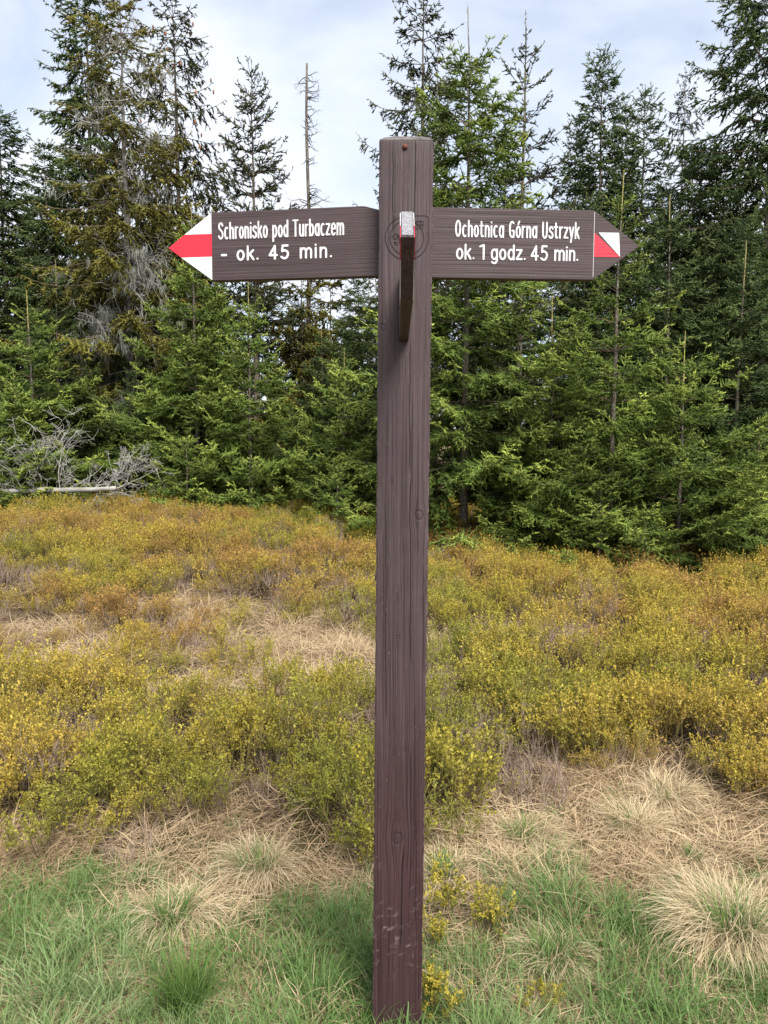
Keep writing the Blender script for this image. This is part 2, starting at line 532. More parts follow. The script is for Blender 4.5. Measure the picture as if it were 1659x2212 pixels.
TRI = 0
def make_tree(label, x, dist, top, group, mat='fresh', bark='bark', rz=0.0, R=1.2, young=False, seed=1, **kw):
    global TRI
    p = at(x, 955, dist)
    z0 = float(ground_z(p[0], p[1]))
    H = at(x, top, dist)[2] - z0
    root = empty('spruce_tree', (p[0], p[1], z0), label, 'tree', group, rz)
    (tv, tt, axis, rad), tw, cr, info = spruce(seed, H, R, mat, **kw)
    mi = np.zeros(len(tt), int)
    if young:                                        # the last two years of the stem are still yellow-brown
        mi = (tv[tt].mean(1)[:, 2] > H - kw.get('leader', 0.45) * 1.3).astype(int)
    new_obj('trunk', mesh_np('trunk', tv, tt, [M[bark], M['leader']], smooth=True, mat_idx=mi), root)
    tag(new_obj('branch_twigs', tw.mesh('branch_twigs', M['twig']), root), kind='stuff')
    tag(new_obj('crown', cr.mesh('crown', M[mat]), root), kind='stuff')
    TRI += sum(len(t) for t in cr.t) + sum(len(t) for t in tw.t)
    root['tree_height'] = H
    return root

def copy_tree(src, label, x, dist, top, rz, group=None, fat=1.0, needles=None):
    p = at(x, 955, dist)
    z0 = float(ground_z(p[0], p[1]))
    s = (at(x, top, dist)[2] - z0) / src['tree_height']
    r = src.copy()
    COL.objects.link(r)
    r.location = (p[0], p[1], z0)
    r.rotation_euler = (0, 0, rz)
    r.scale = (s * fat, s * fat, s)
    r['label'] = label
    if group:
        r['group'] = group
    for ch in list(src.children):
        c = ch.copy()
        COL.objects.link(c)
        c.parent = r
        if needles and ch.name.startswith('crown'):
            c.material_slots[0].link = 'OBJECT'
            c.material_slots[0].material = M[needles]  # darker needles on rear copies paint in the shade between the front trees
    return r

G_FRONT, G_TALL = 'young spruces along the edge of the heath', 'tall spruces at the back of the wood'
T = {}
# front row, right of the post
T['big'] = make_tree('broad dense spruce with bright shoot tips right of the post', 1003, 11.2, 8, G_FRONT, 'fresh', R=2.2, seed=11,
                     young=False, leader=0.95, whorl=0.40, nb=7, first=0.02, de=2.4, e_bot=-6, sag=10, hang=0.30, s2=0.10, s3=0.072, needles=150, lod=1.25, inter=3, prof=0.62, e_top=62, tip_up=30)
T['slim'] = make_tree('slender young spruce with long bare shoots against the sky', 1117, 11.8, 25, G_FRONT, 'drab', R=1.6, seed=12,
                      leader=0.75, whorl=0.48, nb=5, first=0.2, de=2.6, e_top=60, e_bot=12, hang=0.05, s2=0.13, s3=0.10, needles=170, lod=1.2, inter=1, l2=0.42, prof=0.6, skip=0.1, sag=2, tip_up=26)
T['pale'] = make_tree('young spruce with pale trunk showing, below the tip of the Ochotnica board', 1322, 9.9, 368, G_FRONT, 'fresh', R=1.5, seed=13, young=True,
                      leader=0.5, whorl=0.34, nb=6, first=0.10, de=1.8, e_bot=6, hang=0.15, s2=0.085, s3=0.062, needles=190, inter=4, bare=0.12, tip_up=32)
T['lead'] = make_tree('young spruce with tall yellow leader and wide low boughs', 1472, 9.6, 715, G_FRONT, 'fresh', R=1.7, seed=14, young=True,
                      leader=0.62, whorl=0.30, nb=7, first=0.03, de=1.2, e_bot=10, hang=0.1, s2=0.085, s3=0.06, needles=200, inter=2, prof=0.7, tip_up=30)
T['sap'] = make_tree('little spruce standing at the foot of the pale trunk', 1300, 9.3, 1050, G_FRONT, 'fresh', R=0.7, seed=15, young=True,
                     leader=0.12, whorl=0.14, nb=5, first=0.05, de=0.35, e_bot=6, s2=0.06, s3=0.05, needles=230, inter=1, prof=0.6)
# front row, left of the post
T['mid'] = make_tree('young spruce with yellow leader under the Schronisko board', 540, 13.4, 607, G_FRONT, 'fresh', R=1.55, seed=16, young=True,
                     leader=0.55, whorl=0.33, nb=7, first=0.05, de=1.6, e_bot=12, hang=0.08, s2=0.09, s3=0.068, needles=150, lod=1.25, inter=4, tip_up=30)
T['mid2'] = make_tree('young spruce whose leader rises beside the red arrowhead', 428, 14.2, 440, G_FRONT, 'fresh', R=1.9, seed=17, young=True,
                      leader=0.6, whorl=0.36, nb=7, first=0.03, de=1.8, e_bot=8, hang=0.1, s2=0.09, s3=0.07, needles=140, lod=1.3, inter=4, tip_up=32)
T['dim'] = make_tree('small slim spruce close to the left edge of the post', 741, 12.6, 752, G_FRONT, 'fresh', R=1.3, seed=18, young=True,
                     leader=0.42, whorl=0.27, nb=7, first=0.04, de=1.2, e_bot=12, s2=0.085, s3=0.065, needles=160, lod=1.2, inter=4, prof=0.7, tip_up=28)
# tall trees
T['tallA'] = make_tree('tall dense dark green spruce behind the lichen hung trunk', 212, 20.5, -70, G_TALL, 'dark', R=2.3, seed=21,
                       leader=0.4, whorl=0.36, nb=8, first=0.08, de=1.2, e_bot=-18, sag=6, tip_up=30, hang=0.40, s2=0.14, s3=0.13, needles=80, lod=2.0, prof=0.42, inter=5)
T['lich'] = make_tree('half dead spruce with grey lichen and yellowing boughs', 286, 16.2, -6, None, 'olive', 'bark_grey', R=2.4, seed=22,
                      leader=0.2, whorl=0.46, nb=6, first=0.22, de=1.0, e_bot=-10, hang=0.45, s2=0.14, s3=0.10, needles=110, lod=1.6, skip=0.12, gaps=0.3, prof=0.30, trunk_r=0.13, inter=2)
T['droop'] = make_tree('tall thin spruce with cones and hanging twigs between dead tops', 398, 19.8, -35, G_TALL, 'drab', R=2.2, seed=23,
                       leader=0.35, whorl=0.44, nb=6, first=0.12, de=1.3, e_bot=-6, sag=14, tip_up=34, hang=0.75, s2=0.15, s3=0.13, needles=90, lod=1.8, prof=0.38, bare=0.1, gaps=0.15, trunk_r=0.12)
T['open'] = make_tree('open topped spruce with upswept bare boughs above the Schronisko board', 556, 17.0, 128, G_TALL, 'drab', R=2.0, seed=24,
                      leader=0.4, whorl=0.42, nb=6, first=0.3, de=3.2, e_top=58, e_bot=14, tip_up=30, hang=0.12, s2=0.14, s3=0.12, needles=100, lod=1.6, prof=0.55, bare=0.05, gaps=0.1)
T['tallB'] = make_tree('tall sparse spruce rising straight behind the post top', 905, 18.2, -40, G_TALL, 'drab', R=2.2, seed=25,
                       leader=0.35, whorl=0.46, nb=6, first=0.12, de=1.6, e_bot=6, sag=16, tip_up=40, hang=0.55, s2=0.15, s3=0.13, needles=90, lod=1.7, prof=0.42, gaps=0.15, trunk_r=0.12)
T['bushy'] = make_tree('bushy old spruce with a ragged top behind the right board', 1285, 18.5, 105, G_TALL, 'dark', R=1.75, seed=26,
                       leader=0.3, whorl=0.36, nb=8, first=0.06, de=2.2, e_bot=-6, hang=0.35, s2=0.14, s3=0.12, needles=100, lod=1.7, prof=0.42, gaps=0, inter=5, tip_up=34)
T['wide'] = make_tree('huge dark spruce with long sweeping boughs at the wood end', 1640, 14.6, -90, G_TALL, 'dark', R=3.0, seed=27,
                      leader=0.4, whorl=0.42, nb=7, first=0.04, de=1.6, e_bot=-14, sag=8, tip_up=40, hang=0.55, s2=0.13, s3=0.12, needles=82, lod=1.5, prof=0.36, trunk_r=0.15, inter=5)
T['olv'] = make_tree('olive brown drooping spruce behind the Schronisko board', 655, 17.5, 575, None, 'olive', R=1.7, seed=28,
                     leader=0.25, whorl=0.36, nb=8, first=0.05, de=0.8, e_bot=-25, hang=0.7, s2=0.12, s3=0.1, needles=100, lod=1.6, prof=0.4)
C = copy_tree
C(T['mid'], 'slender spruce with two thin yellow leaders at the meadow edge', 74, 14.0, 628, 1.1, fat=1.25)
C(T['mid2'], 'spruce standing behind the fallen grey log', 128, 15.4, 560, 2.3, needles='dark')
C(T['dim'], 'short spruce right behind the dead twigs of the fallen log', 38, 13.6, 800, 2.9)
C(T['mid2'], 'dark spruce filling the gap below the lichen hung trunk', 300, 15.2, 760, 4.0, needles='dark')
C(T['mid'], 'spruce half hidden between two young yellow leaders', 474, 14.9, 600, 3.6)
C(T['sap'], 'tiny spruce in front of the yellow leader spruces', 402, 13.0, 950, 0.8)
C(T['sap'], 'tiny pale stemmed spruce at the foot of the slim spruce', 728, 11.4, 1006, 2.2)
C(T['big'], 'deep green spruce close behind the left side of the post', 795, 14.8, 590, 2.0, fat=1.3, needles='dark')
C(T['lead'], 'spruce with light boughs at the far right of the heath', 1640, 9.6, 900, 2.6)
C(T['sap'], 'bluish little spruce sapling standing out in the heath', 1232, 8.6, 1190, 4.4)
C(T['sap'], 'low spruce below the tall yellow leader', 1400, 9.0, 1105, 5.4, fat=1.3)
C(T['mid'], 'spruce between the broad spruce and the pale trunk', 1190, 11.0, 640, 0.4, fat=1.2)
C(T['mid2'], 'dense spruce right behind the tip of the Ochotnica board', 1440, 12.6, 420, 5.1, fat=1.2, needles='dark')
C(T['mid2'], 'green spruce in front of the huge dark one', 1585, 12.2, 520, 1.4, fat=1.1, needles='dark')
C(T['bushy'], 'second ragged bushy spruce beside its taller twin', 1370, 19.0, 185, 2.4, fat=0.9)
C(T['tallA'], 'dark spruce with a thin crooked top at the wood edge', 28, 20.0, 225, 2.2, fat=1.3)
C(T['bushy'], 'dark spruce at the far end of the wood', -60, 17.5, 330, 4.2)
C(T['droop'], 'thin lichen covered spruce beside the huge dark one', 1452, 18.0, 150, 3.3, fat=0.6)
C(T['slim'], 'young spruce behind the broad spruce beside the post top', 940, 13.5, 100, 2.2, fat=0.9)
C(T['mid2'], 'spruce in the second row behind the young yellow leaders', 350, 17.0, 430, 0.9, fat=1.2, needles='dark')
C(T['tallA'], 'dark green spruce in the deep wood left of the lichen hung trunk', 120, 18.5, 300, 5.2)
C(T['bushy'], 'dark spruce in the deep wood behind the broad spruce', 1085, 17.0, 330, 5.8)
C(T['bushy'], 'dark spruce in the deep wood behind the pale trunk', 1255, 15.0, 420, 1.8)
C(T['tallA'], 'dark spruce in the deep wood behind the huge spruce', 1760, 17.5, 60, 0.6)
C(T['mid2'], 'spruce in the second row behind the small slim spruce', 700, 16.0, 700, 5.6, fat=1.1, needles='dark')
C(T['bushy'], 'dark spruce in the deep wood behind the open topped one', 560, 20.0, 470, 0.3)


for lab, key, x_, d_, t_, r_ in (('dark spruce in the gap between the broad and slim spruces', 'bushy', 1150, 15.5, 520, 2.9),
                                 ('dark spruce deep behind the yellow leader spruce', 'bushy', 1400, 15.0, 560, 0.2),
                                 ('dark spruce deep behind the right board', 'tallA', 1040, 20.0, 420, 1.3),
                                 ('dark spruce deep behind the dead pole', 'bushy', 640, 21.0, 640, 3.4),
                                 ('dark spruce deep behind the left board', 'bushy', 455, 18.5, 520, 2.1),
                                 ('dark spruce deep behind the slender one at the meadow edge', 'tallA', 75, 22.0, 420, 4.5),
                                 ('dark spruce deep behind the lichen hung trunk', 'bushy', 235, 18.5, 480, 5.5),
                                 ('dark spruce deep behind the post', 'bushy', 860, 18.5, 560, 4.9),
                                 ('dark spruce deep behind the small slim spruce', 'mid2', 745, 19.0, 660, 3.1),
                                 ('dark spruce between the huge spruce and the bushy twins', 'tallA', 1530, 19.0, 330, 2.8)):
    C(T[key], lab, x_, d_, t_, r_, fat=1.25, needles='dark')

for lab, key, x_, d_, t_, r_, f_ in (('dense hanging spruce left of the huge dark one', 'wide', 1490, 15.5, 330, 2.2, 1.0),
                                     ('dense hanging spruce right under the huge dark one', 'wide', 1590, 13.2, 470, 4.0, 0.9),
                                     ('narrow spiky spruce left of the bushy old one', 'bushy', 1232, 19.5, 250, 1.1, 0.8),
                                     ('olive spruce filling the gap right of the lichen hung trunk', 'olv', 375, 17.2, 300, 1.0, 0.8),
                                     ('dark spruce just left of the post under the board', 'bushy', 775, 17.0, 570, 2.0, 1.2),
                                     ('olive brown spruce in the gap under the inner end of the left board', 'olv', 715, 18.2, 600, 2.6, 1.15),
                                     ('narrow spiky spruce between the bushy twins', 'bushy', 1325, 20.0, 215, 3.0, 0.7)):
    C(T[key], lab, x_, d_, t_, r_, fat=f_)

# ------------------------------------------------------------------ dead wood: snag, fallen tree, lichen
def twiggy(mb, rng, p, d, length, r, depth, curl=0.35, grav=-0.05, kids=5, tint=None):
    """a crooked bare twig with side twigs"""
    n = max(4, int(length / 0.06)) if length > 0.3 else 4
    n = min(n, 12)
    pts, dirs = [np.array(p, float)], []
    d = np.array(d, float)
    for i in range(n):
        d = unit(d + rng.normal(0, curl / math.sqrt(n), 3) + np.array([0, 0, grav / n]))
        dirs.append(d)
        pts.append(pts[-1] + d * length / n)
    pts = np.array(pts)
    rad = np.maximum(r * (1 - 0.8 * np.arange(n + 1) / n), 0.0028)
    tn = rng.random() if tint is None else tint
    prisms(mb, pts[:-1], pts[1:], rad[:-1], rad[1:], 0.0, np.clip(tn + rng.normal(0, 0.1, n), 0, 1))
    if depth > 0:
        for k in range(kids):
            i = rng.integers(1, n)
            dd = unit(dirs[i] * 0.6 + rng.normal(0, 0.7, 3))
            twiggy(mb, rng, pts[i], dd, length * rng.uniform(0.3, 0.6), rad[i] * 0.6, depth - 1, curl * 1.2, grav, max(2, kids - 1), tint)

def strands(mb, rng, P, n_each, length, width):
    """thin hanging lichen strands under points P"""
    n = len(P) * n_each
    b = np.repeat(P, n_each, 0) + rng.normal(0, 0.02, (n, 3))
    l = length * rng.uniform(0.4, 1.4, n)
    m_ = b + np.stack([rng.normal(0, 0.03, n), rng.normal(0, 0.03, n), -l * 0.5], 1)
    e = m_ + np.stack([rng.normal(0, 0.04, n), rng.normal(0, 0.04, n), -l * 0.5], 1)
    a = rng.uniform(0, 6.28, n)
    wv = np.stack([np.cos(a), np.sin(a), np.zeros(n)], 1) * width
    v = np.stack([b - wv * 0.6, b + wv * 0.6, m_ + wv, m_ - wv, e], 1).reshape(-1, 3)
    t = (np.arange(n) * 5)[:, None, None] + np.array([[0, 1, 2], [0, 2, 3], [3, 2, 4]])[None]
    mb.add(v, t.reshape(-1, 3), 0.0, np.repeat(rng.random(n), 5))

def snag():
    rng = np.random.default_rng(5)
    p = at(670, 955, 18.0)
    z0 = float(ground_z(p[0], p[1]))
    H = at(670, 138, 18.0)[2] - z0
    root = empty('dead_spruce', (p[0], p[1], z0), 'thin dead spruce pole with stubby bare twigs, alone against the sky', 'tree')
    zs = np.linspace(-0.1, H, 30)
    ax = np.stack([0.02 * np.sin(zs * 1.3), 0.02 * np.cos(zs), zs], 1)
    tv, tt = tube(ax, 0.075 * (1 - zs / H * 0.75) + 0.004, 7, 0.06, rng)
    new_obj('trunk', mesh_np('trunk', tv, tt, M['bark'], smooth=True), root)
    mb = MB()
    for i in range(130):
        z = rng.uniform(0.25, 1.0) ** 0.8 * H * 0.985
        a = rng.uniform(0, 6.28) if rng.random() < 0.4 else rng.normal(0, 0.7)
        ln = rng.uniform(0.12, 0.42) * (1.3 if z < 0.75 * H else 1)
        twiggy(mb, rng, (np.interp(z, zs, ax[:, 0]), 0, z), (math.cos(a), math.sin(a), rng.uniform(-0.25, 0.15)), ln, 0.013, 1, 0.5, 0.1, 3, 0.08)
    tag(new_obj('bare_twigs', mb.mesh('bare_twigs', M['twig']), root), kind='stuff')
snag()

def lichen_on(root, seed, n_br, zlo, zhi, R, az=None):
    rng = np.random.default_rng(seed)
    H = root['tree_height']
    mb, ml = MB(), MB()
    for i in range(n_br):
        z = rng.uniform(zlo, zhi) * H
        a = rng.uniform(0, 6.28)
        ln = R * rng.uniform(0.5, 1.1)
        d = np.array([math.cos(a), math.sin(a), rng.uniform(-0.35, 0.12)])
        twiggy(mb, rng, (0, 0, z), d, ln, 0.014, 2, 0.45, -0.1, 6)
        t = rng.uniform(0.35, 1.0, 16)[:, None]
        P = np.array([0, 0, z]) + d * ln * t + rng.normal(0, 0.09, (16, 3))
        strands(ml, rng, P[: (2 if z > 0.6 * H else 14)], 9, 0.20, 0.0062)
    tag(new_obj('dead_branches', mb.mesh('dead_branches', M['dead']), root), kind='stuff')
    tag(new_obj('hanging_lichen', ml.mesh('hanging_lichen', M['lichen']), root), kind='stuff')
lichen_on(T['lich'], 31, 52, 0.2, 0.97, 1.5)
lichen_on(T['droop'], 32, 12, 0.3, 0.8, 1.0)

def cones_on(root, seed, n):
    rng = np.random.default_rng(seed)
    H = root['tree_height']
    for i in range(n):
        z = rng.uniform(0.6, 0.93) * H
        a = rng.uniform(0, 6.28)
        r = (H - z) * 0.32 + 0.25
        prof = np.array([0.004, 0.017, 0.022, 0.021, 0.015, 0.004]) * 1.15
        zz = np.linspace(0, -0.13, 6)
        v, t = tube(np.stack([0 * zz + 1e-4 * np.arange(6), 0 * zz, zz], 1), prof, 6, 0.12, rng)
        o = new_obj('cone', mesh_np('cone', v, t, M['cone'], {'tint': np.full(len(v), rng.random())}), root)
        o.location = (math.cos(a) * r, math.sin(a) * r, z)
cones_on(T['droop'], 4, 26)

def fallen_tree():
    rng = np.random.default_rng(8)
    Y = 13.2
    a, b = at(-60, 1080, Y), at(250, 1060, Y - 0.5)
    root = empty('fallen_tree', (float(a[0]), float(a[1]), float(ground_z(a[0], a[1]))), 'fallen dead spruce, bleached grey log with bare twigs', 'fallen tree')
    o0 = np.array(root.location)
    t = np.linspace(0, 1, 14)[:, None]
    P = a + (b - a) * t - o0
    P[:, 2] += 0.07 + 0.03 * np.sin(t[:, 0] * 5)
    v, tr = tube(P, 0.062 * (1 - 0.4 * t[:, 0]), 9, 0.09, rng)
    new_obj('log', mesh_np('log', v, tr, M['dead'], {'tint': np.clip(vnoise(v[:, 0] * 9, v[:, 2] * 30, 2) * 0.75 + 0.02, 0, 1)}, smooth=True), root)
    spots = [(0.12, 1.0, 0.5, 1.2), (0.3, 0.8, 0.9, 1.5), (0.42, -0.3, -1, 0.7), (0.62, 0.1, 1, 1.0), (0.72, -0.2, -1, 0.55), (0.8, 0.9, 0.7, 1.1),
             (0.92, 0.5, 0.6, 0.9), (0.97, 1.0, -0.15, 0.5), (0.2, -0.4, 1, 1.1), (0.5, -0.5, -1, 0.6), (0.88, -0.3, -1, 0.6), (0.35, 0.2, -1, 0.6),
             (0.05, 0.2, 0.9, 1.3), (0.22, 0.55, 0.8, 1.4), (0.38, -0.2, 0.9, 1.1), (0.28, -0.6, 0.7, 1.2), (0.15, -0.2, -0.8, 0.8), (0.55, 0.7, 0.35, 1.0), (0.97, 0.8, 0.3, 0.9)]
    for tt, dx, dz, ln in spots:
        mb = MB()
        p = a + (b - a) * tt - o0
        twiggy(mb, rng, p, unit(np.array([dx, rng.normal(-0.15, 0.35), dz])), ln * 1.05, 0.012, 3, 0.28, -0.03, 6, float(rng.uniform(0.25, 0.8)))
        tag(new_obj('branch', mb.mesh('branch', M['dead']), root), kind='stuff')
fallen_tree()

# ------------------------------------------------------------------ scattered ground cover
def ribbon_tuft(rng, n, spread, h, lean, w, droop=0.7, seg=4, lo=0.0, wind=None):
    """n curved blades rooted in a disc"""
    mb = MB()
    a = rng.uniform(0, 6.28, n)
    r = spread * np.sqrt(rng.random(n))
    base = np.stack([np.cos(a) * r, np.sin(a) * r, np.full(n, lo)], 1)
    az = a + rng.normal(0, 0.9, n)
    if wind is not None:                              # wind-swept to one side, some blades broken over
        az = np.arctan2(np.sin(az) + 0.55 * np.sin(wind), np.cos(az) + 0.55 * np.cos(wind))
    L = h * rng.uniform(0.35, 1.15, n)
    el = np.pi / 2 - np.abs(rng.normal(lean, 0.22, n))
    p = base
    side = np.stack([-np.sin(az), np.cos(az), np.zeros(n)], 1)
    side = side * np.cos(0.6) + rng.normal(0, 0.25, (n, 3))
    pts = [p]
    for k in range(seg):
        d = np.stack([np.cos(el) * np.cos(az), np.cos(el) * np.sin(az), np.sin(el)], 1)
        p = p + d * (L / seg)[:, None]
        pts.append(p)
        el = el - droop / seg * rng.uniform(0.4, 1.6, n)
        az = az + rng.normal(0, 0.15, n)
    pts = np.stack(pts, 1)
    pts[..., 2] = np.maximum(pts[..., 2], 0.006 + 0.02 * rng.random((n, 1)))
    ww = (w * rng.uniform(0.6, 1.2, n))[:, None] * (1 - (np.arange(seg + 1) / seg) ** 2 * 0.92)[None]
    v = np.stack([pts - side[:, None] * ww[..., None], pts + side[:, None] * ww[..., None]], 2).reshape(-1, 3)
    k = np.arange(seg)
    t = np.concatenate([np.stack([2 * k, 2 * k + 1, 2 * k + 3], 1), np.stack([2 * k, 2 * k + 3, 2 * k + 2], 1)])
    t = (np.arange(n) * 2 * (seg + 1))[:, None, None] + t[None]
    mb.add(v, t.reshape(-1, 3), np.tile(np.repeat(np.arange(seg + 1) / seg, 2), n), np.repeat(rng.random(n), 2 * (seg + 1)))
    return mb

def bilberry_clump(rng, n_stems, spread, h, leafy=1.0, leaf=0.0073):
    st, lf = MB(), MB()
    a = rng.uniform(0, 6.28, n_stems)
    r = spread * np.sqrt(rng.random(n_stems))
    base = np.stack([np.cos(a) * r, np.sin(a) * r, np.full(n_stems, -0.02)], 1)
    d = unit(np.stack([np.cos(a) * 0.25 * r / spread, np.sin(a) * 0.25 * r / spread, np.ones(n_stems)], 1) + rng.normal(0, 0.17, (n_stems, 3)))
    L = h * rng.uniform(0.45, 0.7, n_stems)
    fork = base + d * L[:, None]
    prisms(st, base, fork, 0.0022, 0.0018, 0.0, rng.random(n_stems))
    kids = rng.integers(3, 7, n_stems)
    ti = np.repeat(np.arange(n_stems), kids)
    n = len(ti)
    d2 = unit(d[ti] + rng.normal(0, 0.34, (n, 3)) + np.array([0, 0, 0.45]))
    f0 = base[ti] + (fork - base)[ti] * rng.uniform(0.55, 1.0, n)[:, None]
    l2 = h * rng.uniform(0.25, 0.62, n)
    tip = f0 + d2 * l2[:, None]
    cones(st, f0, tip, 0.0017, 0.5, rng.random(n))
    k3 = rng.integers(1, 4, n)
    t3 = np.repeat(np.arange(n), k3)
    d3 = unit(d2[t3] + rng.normal(0, 0.5, (len(t3), 3)))
    g0 = f0[t3] + (tip - f0)[t3] * rng.uniform(0.3, 0.8, len(t3))[:, None]
    g1 = g0 + d3 * (l2[t3] * rng.uniform(0.3, 0.55, len(t3)))[:, None]
    cones(st, g0, g1, 0.0014, 0.8, rng.random(len(t3)))
    if leafy > 0:
        A0, A1 = np.concatenate([f0, g0]), np.concatenate([tip, g1])
        cnt = rng.poisson(np.concatenate([np.full(n, 12.0), np.full(len(t3), 8.5)]) * leafy)
        si = np.repeat(np.arange(len(A0)), cnt)
        N = len(si)
        f = 1.06 - 0.62 * rng.random(N) ** 1.7
        b = A0[si] + (A1 - A0)[si] * f[:, None]
        ax = unit(A1 - A0)[si]
        out = unit(rng.normal(0, 1, (N, 3)) + ax * 0.7 + np.array([0, 0, 0.5]))
        sd = unit(np.cross(out, rng.normal(0, 0.5, (N, 3)) + np.array([0, 0, 1.0])))
        nr = np.cross(sd, out)
        l = leaf * rng.uniform(0.6, 1.25, N)[:, None]
        mid = b + out * l
        v = np.stack([b, mid + sd * l * 0.55 + nr * l * 0.15, b + out * l * 2, mid - sd * l * 0.55 + nr * l * 0.15], 1).reshape(-1, 3)
        t = (np.arange(N) * 4)[:, None, None] + np.array([[0, 1, 2], [0, 2, 3]])[None]
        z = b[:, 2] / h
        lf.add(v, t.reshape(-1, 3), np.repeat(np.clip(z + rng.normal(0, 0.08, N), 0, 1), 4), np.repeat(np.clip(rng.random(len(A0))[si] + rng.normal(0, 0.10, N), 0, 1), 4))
    return st, lf

def stem_mat(name, inst=True):
    m = NT(name)
    t = m.attr('tint', inst)
    c = m.mix(m.attr('age'), (0.075, 0.045, 0.034), m.ramp(t, [(0.0, (0.11, 0.15, 0.03)), (0.5, (0.24, 0.19, 0.04)), (1.0, (0.30, 0.15, 0.05))]))
    return m.leaf(m.mix(m.attr('tint'), c, (0.20, 0.17, 0.05)), 0.1, 0.7)

def bil_leaf_mat(name, inst=True):
    m = NT(name)
    t = m.attr('tint', inst) if inst else m.math('MULTIPLY', m.attr('tint'), 0.45)
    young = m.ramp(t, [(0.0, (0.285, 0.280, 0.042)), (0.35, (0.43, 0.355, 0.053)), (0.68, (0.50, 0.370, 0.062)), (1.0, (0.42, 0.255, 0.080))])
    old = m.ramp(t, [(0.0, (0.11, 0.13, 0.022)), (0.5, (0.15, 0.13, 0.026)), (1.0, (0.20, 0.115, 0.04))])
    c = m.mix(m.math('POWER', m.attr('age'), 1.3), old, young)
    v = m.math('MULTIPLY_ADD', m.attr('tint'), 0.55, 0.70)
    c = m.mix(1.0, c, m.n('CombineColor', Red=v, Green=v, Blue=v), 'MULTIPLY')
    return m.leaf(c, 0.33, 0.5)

def blade_mat(name, stops, inst=True, trans=0.3):
    m = NT(name)
    t = m.math('ADD', m.math('MULTIPLY', m.attr('tint', inst), 0.6), m.math('MULTIPLY', m.attr('tint'), 0.4))
    c = m.ramp(t, stops)
    v = m.math('MULTIPLY_ADD', m.attr('age'), 0.35, 0.75)
    c = m.mix(1.0, c, m.n('CombineColor', Red=v, Green=v, Blue=v), 'MULTIPLY')
    return m.leaf(c, trans, 0.6)

STRAW = [(0.0, (0.25, 0.17, 0.095)), (0.35, (0.44, 0.315, 0.19)), (0.7, (0.58, 0.46, 0.29)), (1.0, (0.46, 0.30, 0.19))]
GREEN = [(0.0, (0.075, 0.145, 0.030)), (0.5, (0.140, 0.225, 0.068)), (0.78, (0.25, 0.33, 0.155)), (1.0, (0.42, 0.38, 0.21))]
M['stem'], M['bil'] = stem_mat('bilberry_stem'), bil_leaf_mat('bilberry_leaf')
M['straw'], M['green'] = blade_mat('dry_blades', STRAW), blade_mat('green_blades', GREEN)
m = NT('grey_dead_stems')
M['greystem'] = m.surf(m.mix(m.attr('tint'), (0.085, 0.055, 0.042), (0.29, 0.225, 0.18)), 0.9, 0.1)

def join_mb(name, parts):
    """several MBs with their materials -> one mesh"""
    V, Tt, A, B, MI, n = [], [], [], [], [], 0
    mats = []
    for i, (mb, mat) in enumerate(parts):
        mats.append(mat)
        if not mb.v:
            continue
        v, t = np.concatenate(mb.v), np.concatenate(mb.t)
        V.append(v); Tt.append(t + n); A.append(np.concatenate(mb.a)); B.append(np.concatenate(mb.b)); MI.append(np.full(len(t), i))
        n += len(v)
    return mesh_np(name, np.concatenate(V), np.concatenate(Tt), mats, {'age': np.concatenate(A), 'tint': np.concatenate(B)}, mat_idx=np.concatenate(MI))

